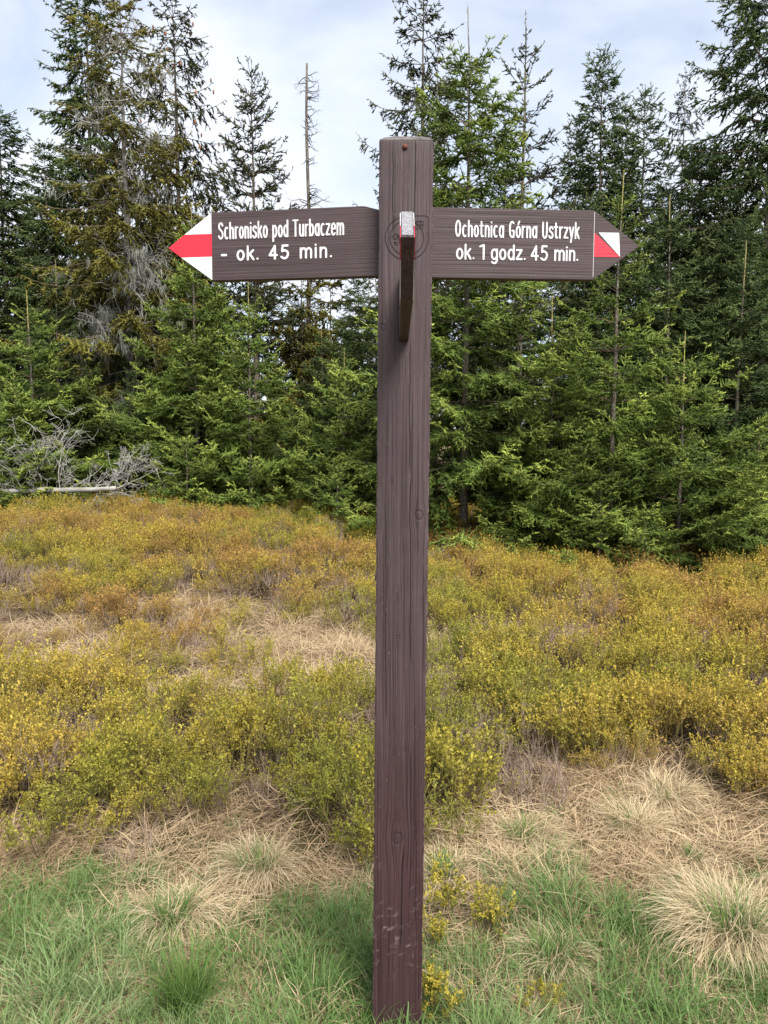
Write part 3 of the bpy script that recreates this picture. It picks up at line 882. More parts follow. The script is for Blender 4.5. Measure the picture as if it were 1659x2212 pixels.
def scatter(name, protos, pts, scl, idx, tint, seed, label, tilt=0.12):
    rng = np.random.default_rng(seed)
    coll = bpy.data.collections.new(name + '_pieces')
    for i, me in enumerate(protos):
        coll.objects.link(bpy.data.objects.new('%s_piece_%02d' % (name, i), me))
    n = len(pts)
    me = bpy.data.meshes.new(name)
    me.vertices.add(n)
    me.vertices.foreach_set('co', np.ascontiguousarray(pts, np.float32).ravel())
    rot = np.stack([rng.normal(0, tilt, n), rng.normal(0, tilt, n), rng.uniform(0, 6.283, n)], 1)
    me.attributes.new('rot', 'FLOAT_VECTOR', 'POINT').data.foreach_set('vector', np.ascontiguousarray(rot, np.float32).ravel())
    me.attributes.new('scl', 'FLOAT', 'POINT').data.foreach_set('value', np.ascontiguousarray(scl, np.float32))
    me.attributes.new('pick', 'INT', 'POINT').data.foreach_set('value', np.ascontiguousarray(idx, np.int32))
    me.attributes.new('tint', 'FLOAT', 'POINT').data.foreach_set('value', np.ascontiguousarray(np.clip(tint, 0, 1), np.float32))
    me.update()
    o = new_obj(name, me)
    ng = bpy.data.node_groups.new(name, 'GeometryNodeTree')
    ng.interface.new_socket('Geometry', in_out='INPUT', socket_type='NodeSocketGeometry')
    ng.interface.new_socket('Geometry', in_out='OUTPUT', socket_type='NodeSocketGeometry')
    gi, go = ng.nodes.new('NodeGroupInput'), ng.nodes.new('NodeGroupOutput')
    ip = ng.nodes.new('GeometryNodeInstanceOnPoints')
    ci = ng.nodes.new('GeometryNodeCollectionInfo')
    ci.inputs['Collection'].default_value = coll
    ci.inputs['Separate Children'].default_value = True
    ci.inputs['Reset Children'].default_value = True
    ip.inputs['Pick Instance'].default_value = True
    def na(nm, ty):
        nd = ng.nodes.new('GeometryNodeInputNamedAttribute')
        nd.data_type = ty
        nd.inputs['Name'].default_value = nm
        return nd.outputs['Attribute']
    e2r = ng.nodes.new('FunctionNodeEulerToRotation')
    ng.links.new(na('rot', 'FLOAT_VECTOR'), e2r.inputs[0])
    ng.links.new(e2r.outputs[0], ip.inputs['Rotation'])
    ng.links.new(na('scl', 'FLOAT'), ip.inputs['Scale'])
    ng.links.new(na('pick', 'INT'), ip.inputs['Instance Index'])
    ng.links.new(gi.outputs[0], ip.inputs['Points'])
    ng.links.new(ci.outputs[0], ip.inputs['Instance'])
    ng.links.new(ip.outputs[0], go.inputs[0])
    o.modifiers.new('scatter', 'NODES').node_group = ng
    return tag(o, label, None, None, 'stuff')

def field(rng, y0, y1, dens, margin=1.2, k=0.55):
    """random points over the wedge of ground in view plus a margin"""
    out = []
    for ya in np.arange(y0, y1, 0.5):
        hw = k * (ya + 0.25) + margin
        n = rng.poisson(2 * hw * 0.5 * (dens(ya) if callable(dens) else dens))
        out.append(np.stack([rng.uniform(-hw, hw, n), rng.uniform(ya, min(ya + 0.5, y1), n)], 1))
    return np.concatenate(out)

def bushes(x, y, cell, seed):
    """jittered cells: distance to the nearest bush centre, gap to the next one, a random number per bush"""
    ix, iy = np.floor(x / cell), np.floor(y / cell)
    d1, d2, h = np.full(x.shape, 9.0), np.full(x.shape, 9.0), np.zeros_like(x)
    for a in (-1, 0, 1):
        for b in (-1, 0, 1):
            cx, cy = ix + a, iy + b
            px = (cx + 0.15 + 0.7 * hashn(cx, cy, seed)) * cell
            py = (cy + 0.15 + 0.7 * hashn(cx, cy, seed + 1)) * cell
            r = np.hypot(x - px, y - py) / (cell * (0.75 + 0.5 * hashn(cx, cy, seed + 2)))
            nearer = r < d1
            d2 = np.where(nearer, d1, np.minimum(d2, r))
            h = np.where(nearer, hashn(cx, cy, seed + 3), h)
            d1 = np.where(nearer, r, d1)
    return d1, d2 - d1, h

def blobs(x, y, lst):
    s = np.zeros_like(x)
    for px, py, rx, ry in lst:
        c = gnd(px, py, 0.2)
        s = np.maximum(s, np.exp(-(((x - c[0]) / rx) ** 2 + ((y - c[1]) / ry) ** 2)))
    return s

STRAW_SPOTS = [(670, 1380, 0.75, 1.15), (570, 1330, 0.7, 0.9), (100, 1395, 0.55, 0.6), (390, 1440, 0.35, 0.3), (40, 1340, 0.6, 0.6), (960, 1340, 0.5, 0.4), (540, 1440, 0.4, 0.3),
               (400, 1290, 0.7, 0.5), (1150, 1320, 0.5, 0.3)]
GREY_SPOTS = [(330, 1530, 0.35, 0.25), (1170, 1380, 0.3, 0.3), (450, 1600, 0.25, 0.2), (1000, 1200, 0.8, 0.8), (1180, 1650, 0.35, 0.3), (640, 1250, 0.9, 0.6), (1100, 1560, 0.3, 0.25)]
ORANGE = [(1450, 1310, 1.4, 1.3), (1659, 1350, 1.2, 1.4), (1250, 1330, 0.9, 0.8), (1600, 1500, 0.6, 0.6), (250, 1300, 1.0, 0.8), (700, 1200, 1.5, 1.5), (330, 1150, 2.0, 1.5)]
GREENER = [(800, 1750, 0.5, 0.4), (980, 1450, 0.8, 0.8), (1300, 1500, 0.8, 0.8), (100, 1560, 0.6, 0.4), (500, 1550, 0.5, 0.5), (1250, 1180, 1.0, 1.0), (760, 1130, 1.2, 1.2),
           (1500, 1450, 0.6, 0.6), (900, 1600, 0.6, 0.5)]

rngB = np.random.default_rng(77)
P_b = [bilberry_clump(rngB, int(k), float(sp), float(hh)) for k, sp, hh in zip((8, 11, 9, 13, 8, 10, 12), (0.07, 0.10, 0.085, 0.12, 0.06, 0.09, 0.11), (0.36, 0.32, 0.38, 0.30, 0.40, 0.34, 0.33))]
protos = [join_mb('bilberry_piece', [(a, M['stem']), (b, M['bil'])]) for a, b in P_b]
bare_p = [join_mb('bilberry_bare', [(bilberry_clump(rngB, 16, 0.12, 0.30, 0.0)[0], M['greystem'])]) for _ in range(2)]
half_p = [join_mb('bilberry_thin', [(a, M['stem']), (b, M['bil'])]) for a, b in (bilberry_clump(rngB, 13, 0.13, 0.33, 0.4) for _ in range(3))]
XY = field(rngB, 2.6, 19.0, lambda y: 92 if y < 7 else 62, 1.6)
x, y = XY[:, 0], XY[:, 1]
wob = (vnoise(x * 3, y * 3, 9) - 0.5) * 0.35
keep = y > heath_edge(x) + wob
straw_f = blobs(x, y, STRAW_SPOTS)
patch = vnoise(x * 1.1 + 7, y * 0.9, 21) * 0.65 + vnoise(x * 3.1, y * 2.7, 22) * 0.35
clump = vnoise(x * 2.4, y * 1.9, 71) * 0.65 + vnoise(x * 5.5, y * 5.0, 72) * 0.35
bd, bg, bh = bushes(x, y, 0.52, 11)
keep &= (bg > 0.26 * rngB.uniform(0.5, 1.4, len(x))) | (rngB.random(len(x)) < 0.08)
keep &= rngB.random(len(x)) > np.clip(straw_f * 1.05 + sstep(0.66, 0.82, patch) * 0.4 + 0.6 * sstep(0.40, 0.24, clump), 0, 0.95)
x, y, patch, straw_f, bd, bh = x[keep], y[keep], patch[keep], straw_f[keep], bd[keep], bh[keep]
tint = 0.42 + (vnoise(x * 0.7, y * 0.6, 31) - 0.5) * 0.50 + (bh - 0.5) * 0.55 + rngB.normal(0, 0.15, len(x))
tint += 0.42 * blobs(x, y, ORANGE) - 0.22 * blobs(x, y, GREENER) + 0.02
mound = vnoise(x * 1.5, y * 1.5, 41) * 0.6 + vnoise(x * 3.7, y * 3.7, 42) * 0.4
scl = (0.56 + 0.53 * mound) * (1.30 - 0.75 * np.minimum(bd, 1.0) ** 1.3) * rngB.uniform(0.75, 1.18, len(x)) * (1 - 0.45 * straw_f)
edge_d = y - heath_edge(x)
scl *= 0.72 + 0.28 * sstep(0.0, 0.5, edge_d)
g = blobs(x, y, GREY_SPOTS)
q = rngB.random(len(x))
idx = np.where(q < 0.11 + 0.40 * g + 0.20 * sstep(0.52, 0.66, patch), 7 + rngB.integers(0, 2, len(x)),
               np.where(q > 0.84, 9 + rngB.integers(0, 3, len(x)), rngB.integers(0, 7, len(x))))
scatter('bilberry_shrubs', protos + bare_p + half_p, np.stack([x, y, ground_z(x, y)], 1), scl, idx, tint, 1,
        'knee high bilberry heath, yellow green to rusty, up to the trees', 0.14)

# dry grass: matted everywhere in front and in the bare patches of the heath
rngG = np.random.default_rng(99)
mat_p = [ribbon_tuft(rngG, 150, 0.22, 0.15, 1.3, 0.0016, 0.5).mesh('thatch', M['straw']) for _ in range(4)]
tuft_p = [ribbon_tuft(rngG, 90, 0.11, 0.17, 0.75, 0.0015, 1.2).mesh('dry_tuft', M['straw']) for _ in range(4)]
XY = field(rngG, 1.4, 4.6, 75, 0.7)
x, y = XY[:, 0], XY[:, 1]
inside = y > heath_edge(x) + 0.25
keep = (rngG.random(len(x)) < np.where(inside, 0.22, 1.0))
XY1 = XY[keep]
XY = field(rngG, 4.6, 13.0, 60, 1.2)
sf = blobs(XY[:, 0], XY[:, 1], STRAW_SPOTS)
pt = vnoise(XY[:, 0] * 1.1 + 7, XY[:, 1] * 0.9, 21) * 0.65 + vnoise(XY[:, 0] * 3.1, XY[:, 1] * 2.7, 22) * 0.35
XY2 = XY[rngG.random(len(XY)) < np.clip(sf * 1.2 + 0.35 * sstep(0.64, 0.80, pt) + 0.04, 0, 1)]
x, y = np.concatenate([XY1, XY2]).T
far = np.arange(len(x)) >= len(XY1)
idx = np.where(rngG.random(len(x)) < np.where(far, 0.55, 0.32), 4 + rngG.integers(0, 4, len(x)), rngG.integers(0, 4, len(x)))
tint = 0.5 + (vnoise(x * 2, y * 2, 51) - 0.5) * 0.9 + rngG.normal(0, 0.12, len(x))
scl = rngG.uniform(0.7, 1.25, len(x)) * np.where(far, 1.25, 0.72 + 0.28 * sstep(2.4, 3.0, y))
scatter('dry_grass', mat_p + tuft_p, np.stack([x, y, ground_z(x, y)], 1), scl, idx, tint, 2,
        'matted straw coloured dry grass in front of and among the heath', 0.16)

# green grass
GREEN_SPOTS = [(70, 1930, 0.30, 0.25), (640, 2010, 0.30, 0.22), (760, 1960, 0.2, 0.2), (1240, 1930, 0.16, 0.25), (1330, 1970, 0.16, 0.22), (1190, 1860, 0.16, 0.2), (1400, 1900, 0.2, 0.12),
               (1450, 2120, 0.35, 0.2), (1100, 2120, 0.25, 0.2), (60, 2150, 0.2, 0.15), (420, 2150, 0.14, 0.12), (1640, 2170, 0.3, 0.2), (820, 2120, 0.2, 0.2), (980, 2200, 0.2, 0.2),
               (250, 2200, 0.25, 0.15), (690, 1890, 0.2, 0.15), (150, 2030, 0.2, 0.1), (600, 2130, 0.3, 0.2), (1300, 2200, 0.3, 0.2)]
gr_p = [ribbon_tuft(rngG, 40, 0.05, 0.17, 0.42, 0.0021, 0.9).mesh('green_tuft', M['green']) for _ in range(5)]
XY = field(rngG, 1.4, 4.2, 480, 0.5)
x, y = XY[:, 0], XY[:, 1]
gs = blobs(x, y, GREEN_SPOTS)
nz = vnoise(x * 3.2, y * 3.2, 61) * 0.6 + vnoise(x * 8, y * 8, 62) * 0.4
pr = np.clip(gs * 1.2 * (0.5 + nz) + (0.06 + 0.75 * sstep(0.42, 0.62, nz)) * sstep(3.0, 2.5, y) + 0.05, 0, 1) * (y < heath_edge(x) + 0.05)
keep = (rngG.random(len(x)) < pr)
x, y, gs = x[keep], y[keep], gs[keep]
tint = 0.45 + (vnoise(x * 2.4, y * 2.4, 63) - 0.5) * 0.9 + rngG.normal(0, 0.12, len(x))
scatter('green_grass', gr_p, np.stack([x, y, ground_z(x, y)], 1), rngG.uniform(0.45, 1.0, len(x)) * (0.75 + 0.35 * gs), rngG.integers(0, 5, len(x)), tint, 3,
        'short fresh green grass growing through the dry thatch', 0.14)

# rusty dead shoots and dark litter at the foot of the trees
rp = [ribbon_tuft(rngG, 30, 0.10, 0.26, 0.4, 0.003, 0.5, 3).mesh('rusty_tuft', M['rusty']) for _ in range(2)]
pp = []
for px, py, Y, n in ((935, 1150, 10.4, 16), (1010, 1150, 10.6, 30), (1060, 1150, 10.6, 20), (1335, 1165, 9.9, 22), (1470, 1160, 9.6, 8), (195, 1035, 14.0, 12)):
    c = at(px, py, Y)
    for _ in range(n):
        xx, yy = c[0] + rngG.normal(0, 0.2), c[1] + rngG.normal(0, 0.15)
        pp.append((xx, yy, float(ground_z(xx, yy)) + 0.14))
pp = np.array(pp)
scatter('rusty_dead_shoots', rp, pp, rngG.uniform(0.7, 1.2, len(pp)), rngG.integers(0, 2, len(pp)), rngG.random(len(pp)), 4,
        'rust red dead shoots under the lowest spruce boughs', 0.2)

# ------------------------------------------------------------------ tussocks and sprigs one can count
M['straw_t'], M['green_t'] = blade_mat('tussock_dry_blades', [(0.0, (0.40, 0.31, 0.18)), (0.5, (0.60, 0.49, 0.31)), (1.0, (0.68, 0.56, 0.38))], False), blade_mat('tussock_green_blades', [(0.0, (0.045, 0.105, 0.022)), (0.4, (0.09, 0.175, 0.035)), (1.0, (0.16, 0.24, 0.06))], False)
def tussock(px, py, label, s=1.0, dry=420, green=160, seed=1, gl=0.8):
    rng = np.random.default_rng(seed)
    p = gnd(px, py)
    root = empty('grass_tussock', tuple(p), label, 'grass tussock', 'grass tussocks in front of the heath')
    s, dry = s * 0.82, int(dry * 1.3)
    if dry:
        mb = ribbon_tuft(rng, int(dry * 1.7), 0.10 * s, 0.26 * s, 0.52, 0.0012, 2.0, 5, wind=rng.uniform(0, 6.28))
        tag(new_obj('dry_blades', mb.mesh('dry_blades', M['straw_t']), root), kind='stuff')
    if green:
        mb = ribbon_tuft(rng, int(green * 1.4), 0.06 * s, 0.22 * s * gl, 0.30, 0.0016, 0.8, 4)
        o = tag(new_obj('green_blades', mb.mesh('green_blades', M['green_t']), root), kind='stuff')
        o.location = (rng.normal(-0.02, 0.02) * s, -0.03 * s, 0)
for a in ((1565, 2030, 'largest straw tussock with two green hearts, on open grass', 1.3, 900, 330, 1),
          (1372, 1800, 'rounded straw tussock with a small green foot below the heath edge', 0.95, 420, 130, 2),
          (1440, 1740, 'long swept straw tussock tucked under the heath bushes', 1.05, 460, 60, 3),
          (1140, 1825, 'low wide straw tussock with green base beside the small bilberry twigs', 0.95, 330, 200, 4),
          (385, 2000, 'half green straw tussock standing alone in matted grass', 1.0, 330, 260, 5),
          (560, 1890, 'straw tussock with a dark green heart under the bilberry edge', 1.0, 480, 170, 6),
          (1195, 2080, 'small straw tussock with bright green blades beside the trodden bare spot', 0.8, 230, 190, 7),
          (955, 1900, 'low green and straw tussock behind the post', 0.85, 220, 260, 8),
          (410, 2170, 'tall fresh green grass tuft without straw', 1.0, 0, 330, 9, 1.25),
          (1500, 1860, 'thin upright green tuft among flattened straw', 0.55, 60, 90, 10)):
    tussock(*a[:2], a[2], *a[3:7], *a[7:])
M['stem1'], M['bil1'] = stem_mat('sprig_stem', False), bil_leaf_mat('sprig_leaf', False)
for px, py, s, n, label, seed in ((965, 1990, 0.80, 7, 'taller yellow bilberry sprig between post and low tussock', 1),
                                  (1058, 2030, 0.75, 8, 'round topped bilberry sprig beside the small green tussock', 2),
                                  (935, 2060, 0.60, 5, 'short yellow bilberry sprig close to the post', 3),
                                  (945, 2215, 0.75, 6, 'bright green bilberry sprig at the foot of the post', 4),
                                  (1172, 2200, 0.5, 4, 'thin brownish bilberry sprig in the green grass', 5)):
    rng = np.random.default_rng(seed + 400)
    st, lf = bilberry_clump(rng, n + 3, 0.05, 0.30, 1.5, 0.0085)
    p = gnd(px, py)
    root = empty('bilberry_sprig', tuple(p), label, 'shrub', 'bilberry sprigs around the post')
    s *= 0.72
    root.scale = (s, s, s)
    tag(new_obj('stems', st.mesh('stems', M['stem1']), root), kind='stuff')
    tag(new_obj('leaves', lf.mesh('leaves', M['bil1']), root), kind='stuff')

# ------------------------------------------------------------------ signpost
def wood_mat(name, along, knots=(), cracks=(), dark=(0.032, 0.020, 0.021), mid=(0.058, 0.040, 0.043), pale=(0.105, 0.078, 0.083), scuff=0.0, fade=None, freq=300.0, hsize=0.07, slant=0.0):
    """stained softwood; along = index of the grain axis, cross axis is x for posts and z for boards"""
    m = NT(name)
    tc = m.n('TexCoord').outputs['Object']
    sx = m.n('SeparateXYZ', Vector=tc)
    L, X = (sx.outputs['Z'], sx.outputs['X']) if along == 2 else (sx.outputs['X'], sx.outputs['Z'])
    wv = m.n('CombineXYZ', X=m.math('MULTIPLY', X, 6.0), Y=m.math('MULTIPLY', sx.outputs['Y'], 6.0), Z=m.math('MULTIPLY', L, 1.6)).outputs[0]
    U = m.math('ADD', X, m.math('MULTIPLY', m.math('SUBTRACT', m.noise(wv, 1.0, 2, 0.5), 0.5), 0.011))
    kring = None
    for kx, kz, kr in knots:
        dx, dz = m.math('SUBTRACT', X, kx), m.math('SUBTRACT', L, kz)
        q = m.math('ADD', m.math('POWER', m.math('DIVIDE', dx, kr * 1.9), 2.0), m.math('POWER', m.math('DIVIDE', dz, kr * 4.2), 2.0))
        g = m.math('EXPONENT', m.math('MULTIPLY', q, -1.0))
        U = m.math('SUBTRACT', U, m.math('MULTIPLY', m.math('MULTIPLY', dx, g), 0.7))
        rr = m.math('SQRT', m.math('ADD', m.math('POWER', dx, 2.0), m.math('POWER', m.math('MULTIPLY', dz, 0.85), 2.0)))
        ring = m.math('SUBTRACT', 1.0, m.smooth(m.math('ABSOLUTE', m.math('SUBTRACT', rr, kr)), kr * 0.10, kr * 0.45))
        disc = m.math('MULTIPLY', m.math('SUBTRACT', 1.0, m.smooth(rr, kr * 0.85, kr)), 0.25)
        ring = m.math('MAXIMUM', ring, disc)
        kring = ring if kring is None else m.math('MAXIMUM', kring, ring)
    fv = m.n('CombineXYZ', X=m.math('MULTIPLY', U, freq), Y=m.math('MULTIPLY', sx.outputs['Y'], freq), Z=m.math('MULTIPLY', L, 2.2)).outputs[0]
    rings = m.noise(fv, 1.0, 3, 0.55)
    fv2 = m.n('CombineXYZ', X=m.math('MULTIPLY', U, freq * 4), Y=m.math('MULTIPLY', sx.outputs['Y'], freq * 4), Z=m.math('MULTIPLY', L, 14.0)).outputs[0]
    fine = m.noise(fv2, 1.0, 2, 0.6)
    big = m.noise(m.n('CombineXYZ', X=m.math('MULTIPLY', X, 9.0), Y=0.0, Z=m.math('MULTIPLY', L, 3.0)).outputs[0], 1.0, 4, 0.55)
    gz = m.math('ADD', m.math('MULTIPLY', rings, 0.72), m.math('MULTIPLY', fine, 0.28))
    c = m.ramp(gz, [(0.37, tuple(v * 0.55 for v in dark)), (0.43, dark), (0.49, mid), (0.57, mid), (0.66, pale)])
    c = m.mix(m.smooth(big, 0.35, 0.7), c, m.mix(0.5, c, dark))
    if fade:                                             # the stain has kept its red where it is newest
        c = m.mix(m.smooth(L, fade[0], fade[1]), m.mix(1.0, c, fade[2], 'MULTIPLY'), c)
    h = m.math('MULTIPLY', gz, 1.0)
    if kring is not None:
        c = m.mix(m.math('MULTIPLY', kring, 0.42), c, (0.018, 0.012, 0.013))
        h = m.math('SUBTRACT', h, m.math('MULTIPLY', kring, 0.5))
    for u0, l0, l1, wd in cracks:
        wig = m.math('MULTIPLY', m.math('SUBTRACT', m.noise(m.n('CombineXYZ', X=u0 * 90, Y=0.0, Z=m.math('MULTIPLY', L, 9.0)).outputs[0], 1.0, 3), 0.5), 0.010)
        dd = m.math('ABSOLUTE', m.math('SUBTRACT', m.math('ADD', U, wig), u0))
        lm = m.math('MULTIPLY', m.smooth(L, l0, l0 + 0.05), m.math('SUBTRACT', 1.0, m.smooth(L, l1 - 0.05, l1)))
        ck = m.math('MULTIPLY', m.math('SUBTRACT', 1.0, m.smooth(dd, wd * 0.35, wd)), lm)
        c = m.mix(ck, c, (0.008, 0.006, 0.007))
        h = m.math('SUBTRACT', h, m.math('MULTIPLY', ck, 1.5))
    # pale worn specks and scuffs
    sp = m.noise(m.n('CombineXYZ', X=m.math('MULTIPLY', X, 160.0), Y=m.math('MULTIPLY', sx.outputs['Y'], 160.0), Z=m.math('MULTIPLY', L, 70.0 if along == 2 else 45.0)).outputs[0], 1.0, 3, 0.6)
    sp = m.math('MULTIPLY', m.smooth(sp, 0.67, 0.74), m.smooth(big, 0.42, 0.6))
    c = m.mix(m.math('MULTIPLY', sp, 0.35), c, (0.30, 0.25, 0.25))
    if scuff:
        sn = m.noise(m.n('CombineXYZ', X=m.math('MULTIPLY', m.math('ADD', X, m.math('MULTIPLY', L, -0.3)), 38.0), Y=0.0,
                         Z=m.math('MULTIPLY', m.math('ADD', L, m.math('MULTIPLY', X, -0.18)), 52.0)).outputs[0], 1.0, 5, 0.62)
        low = m.math('MULTIPLY', m.smooth(L, 0.16, 0.27), m.math('SUBTRACT', 1.0, m.smooth(L, 0.36, 0.62)))
        sk = m.math('MULTIPLY', m.math('MULTIPLY', m.smooth(sn, 0.54, 0.78), m.smooth(big, 0.40, 0.62)), low)
        c = m.mix(m.math('MULTIPLY', sk, scuff), c, (0.40, 0.34, 0.34))
    # worn edges
    ex = m.smooth(m.math('ABSOLUTE', m.math('SUBTRACT', X, m.math('MULTIPLY', L, slant))), hsize - 0.0045, hsize - 0.0005)
    ew = m.math('MULTIPLY', ex, m.smooth(m.noise(m.n('CombineXYZ', X=0.0, Y=0.0, Z=m.math('MULTIPLY', L, 26.0)).outputs[0], 1.0, 4, 0.7), 0.45, 0.62))
    c = m.mix(m.math('MULTIPLY', ew, 0.6 if along == 2 else 0.0), c, (0.27, 0.20, 0.19))
    return m.surf(c, 0.62, 0.32, h, 0.0022, 0.75)

M['post'] = wood_mat('stained_post_wood', 2, [(0.0005, 0.585, 0.0125), (0.055, 1.455, 0.010), (-0.038, 1.93, 0.007), (0.002, 1.135, 0.004), (0.02, 0.83, 0.004)],
                     [(0.012, 0.26, 0.58, 0.0022), (0.034, 1.05, 1.56, 0.0016), (0.034, 0.40, 0.84, 0.0016), (0.042, 2.02, 2.40, 0.0018), (-0.012, 2.14, 2.40, 0.0015), (0.030, 1.55, 1.90, 0.0014), (0.05, 0.33, 0.66, 0.0015), (-0.03, 0.9, 1.5, 0.0011)], scuff=0.75, fade=(0.35, 1.35, (0.74, 0.52, 0.54)), hsize=0.068, slant=0.00874)
M['board'] = wood_mat('stained_board_wood', 0, [(0.16, -0.066, 0.004)] and [], [(0.052, 0.05, 0.35, 0.0007), (-0.03, 0.02, 0.3, 0.0007)], freq=280, hsize=0.0885)
m = NT('weathered_end_grain')
M['cap'] = m.surf(m.ramp(m.noise(m.coord((60, 60, 60)), 1.0, 4), [(0.3, (0.06, 0.052, 0.052)), (0.7, (0.15, 0.135, 0.13))]), 0.85, 0.15, m.noise(m.coord((120, 120, 120)), 1.0, 3), 0.002)

def paint_mat(name, col, worn, wear=0.5):
    m = NT(name)
    tc = m.coord((1, 1, 1))
    n = m.noise(tc, 60, 5, 0.65)
    n2 = m.noise(m.coord((14, 120, 260)), 1.0, 3, 0.6)
    c = m.mix(m.smooth(n, 0.35, 0.75), col, tuple(v * 0.86 for v in col))
    c = m.mix(m.math('MULTIPLY', m.smooth(m.math('ADD', m.math('MULTIPLY', n, 0.5), m.math('MULTIPLY', n2, 0.5)), 0.60, 0.68), wear), c, worn)
    return m.surf(c, 0.5, 0.35, m.math('ADD', n2, m.math('MULTIPLY', n, 0.5)), 0.0012, 0.6)
M['white'] = paint_mat('white_paint', (0.62, 0.63, 0.64), (0.30, 0.27, 0.27), 0.6)
m = NT('crackled_grey_white_paint')
_vv = m.n('TexVoronoi', {'feature': 'DISTANCE_TO_EDGE'}, Vector=m.coord((1, 1, 1)), Scale=95.0).outputs['Distance']
_cr = m.smooth(_vv, 0.02, 0.07)
M['crackle'] = m.surf(m.mix(_cr, (0.12, 0.11, 0.11), m.mix(m.noise(m.coord((1, 1, 1)), 90, 4), (0.17, 0.17, 0.185), (0.27, 0.27, 0.29))), 0.6, 0.3, _cr, 0.001)
M['red'] = paint_mat('red_paint', (0.62, 0.022, 0.045), (0.40, 0.03, 0.04), 0.4)
M['letter'] = paint_mat('white_lettering_paint', (0.60, 0.60, 0.62), (0.22, 0.18, 0.19), 0.8)
m = NT('engraved_black')
M['engrave'] = m.surf((0.012, 0.009, 0.010), 0.8, 0.1)
m = NT('rusty_metal')
M['rust'] = m.surf(m.ramp(m.noise(m.coord((300, 300, 300)), 1.0, 3), [(0.35, (0.08, 0.022, 0.014)), (0.7, (0.18, 0.055, 0.032))]), 0.7, 0.3)

def bm_obj(name, bm, mat, parent, smooth=False):
    me = bpy.data.meshes.new(name)
    bmesh.ops.recalc_face_normals(bm, faces=bm.faces)
    bm.to_mesh(me)
    bm.free()
    me.materials.append(mat)
    if smooth:
        for p in me.polygons:
            p.use_smooth = True
    return new_obj(name, me, parent)

def plate(poly, y0, y1, bevel=0.0):
    """polygon in the x-z plane given thickness along y"""
    bm = bmesh.new()
    a = [bm.verts.new((p[0], y0, p[1])) for p in poly]
    b = [bm.verts.new((p[0], y1, p[1])) for p in poly]
    bm.faces.new(a)
    bm.faces.new(b[::-1])
    for i in range(len(poly)):
        j = (i + 1) % len(poly)
        bm.faces.new((a[j], a[i], b[i], b[j]))
    if bevel:
        bmesh.ops.bevel(bm, geom=list(bm.edges), offset=bevel, segments=2, affect='EDGES', profile=0.5)
    return bm

# ---- brush-drawn lettering: strokes as polylines, cap height 1
def cat(pts, n=5):
    p = [np.array(q, float) for q in pts]
    p = [2 * p[0] - p[1]] + p + [2 * p[-1] - p[-2]]
    out = []
    for i in range(1, len(p) - 2):
        for t in np.arange(n) / n:
            a, b, c, d = p[i - 1:i + 3]
            out.append(0.5 * (2 * b + (c - a) * t + (2 * a - 5 * b + 4 * c - d) * t * t + (3 * b - a - 3 * c + d) * t ** 3))
    out.append(p[-2])
    return [tuple(q) for q in out]
def ell(cx, cy, rx, ry, n=22):
    return [(cx + rx * math.cos(k * 2 * math.pi / n), cy + ry * math.sin(k * 2 * math.pi / n)) for k in range(n + 1)]
XH = 0.70
BOWL = ell(0.21, 0.35, 0.17, 0.345)
ARCH = cat([(0.05, 0.45), (0.11, 0.62), (0.22, 0.69), (0.33, 0.62), (0.36, 0.44), (0.36, 0.0)])
SS = [(0.36, 0.58), (0.29, 0.69), (0.16, 0.69), (0.06, 0.58), (0.10, 0.44), (0.22, 0.36), (0.34, 0.26), (0.35, 0.11), (0.25, 0.01), (0.12, 0.01), (0.03, 0.12)]
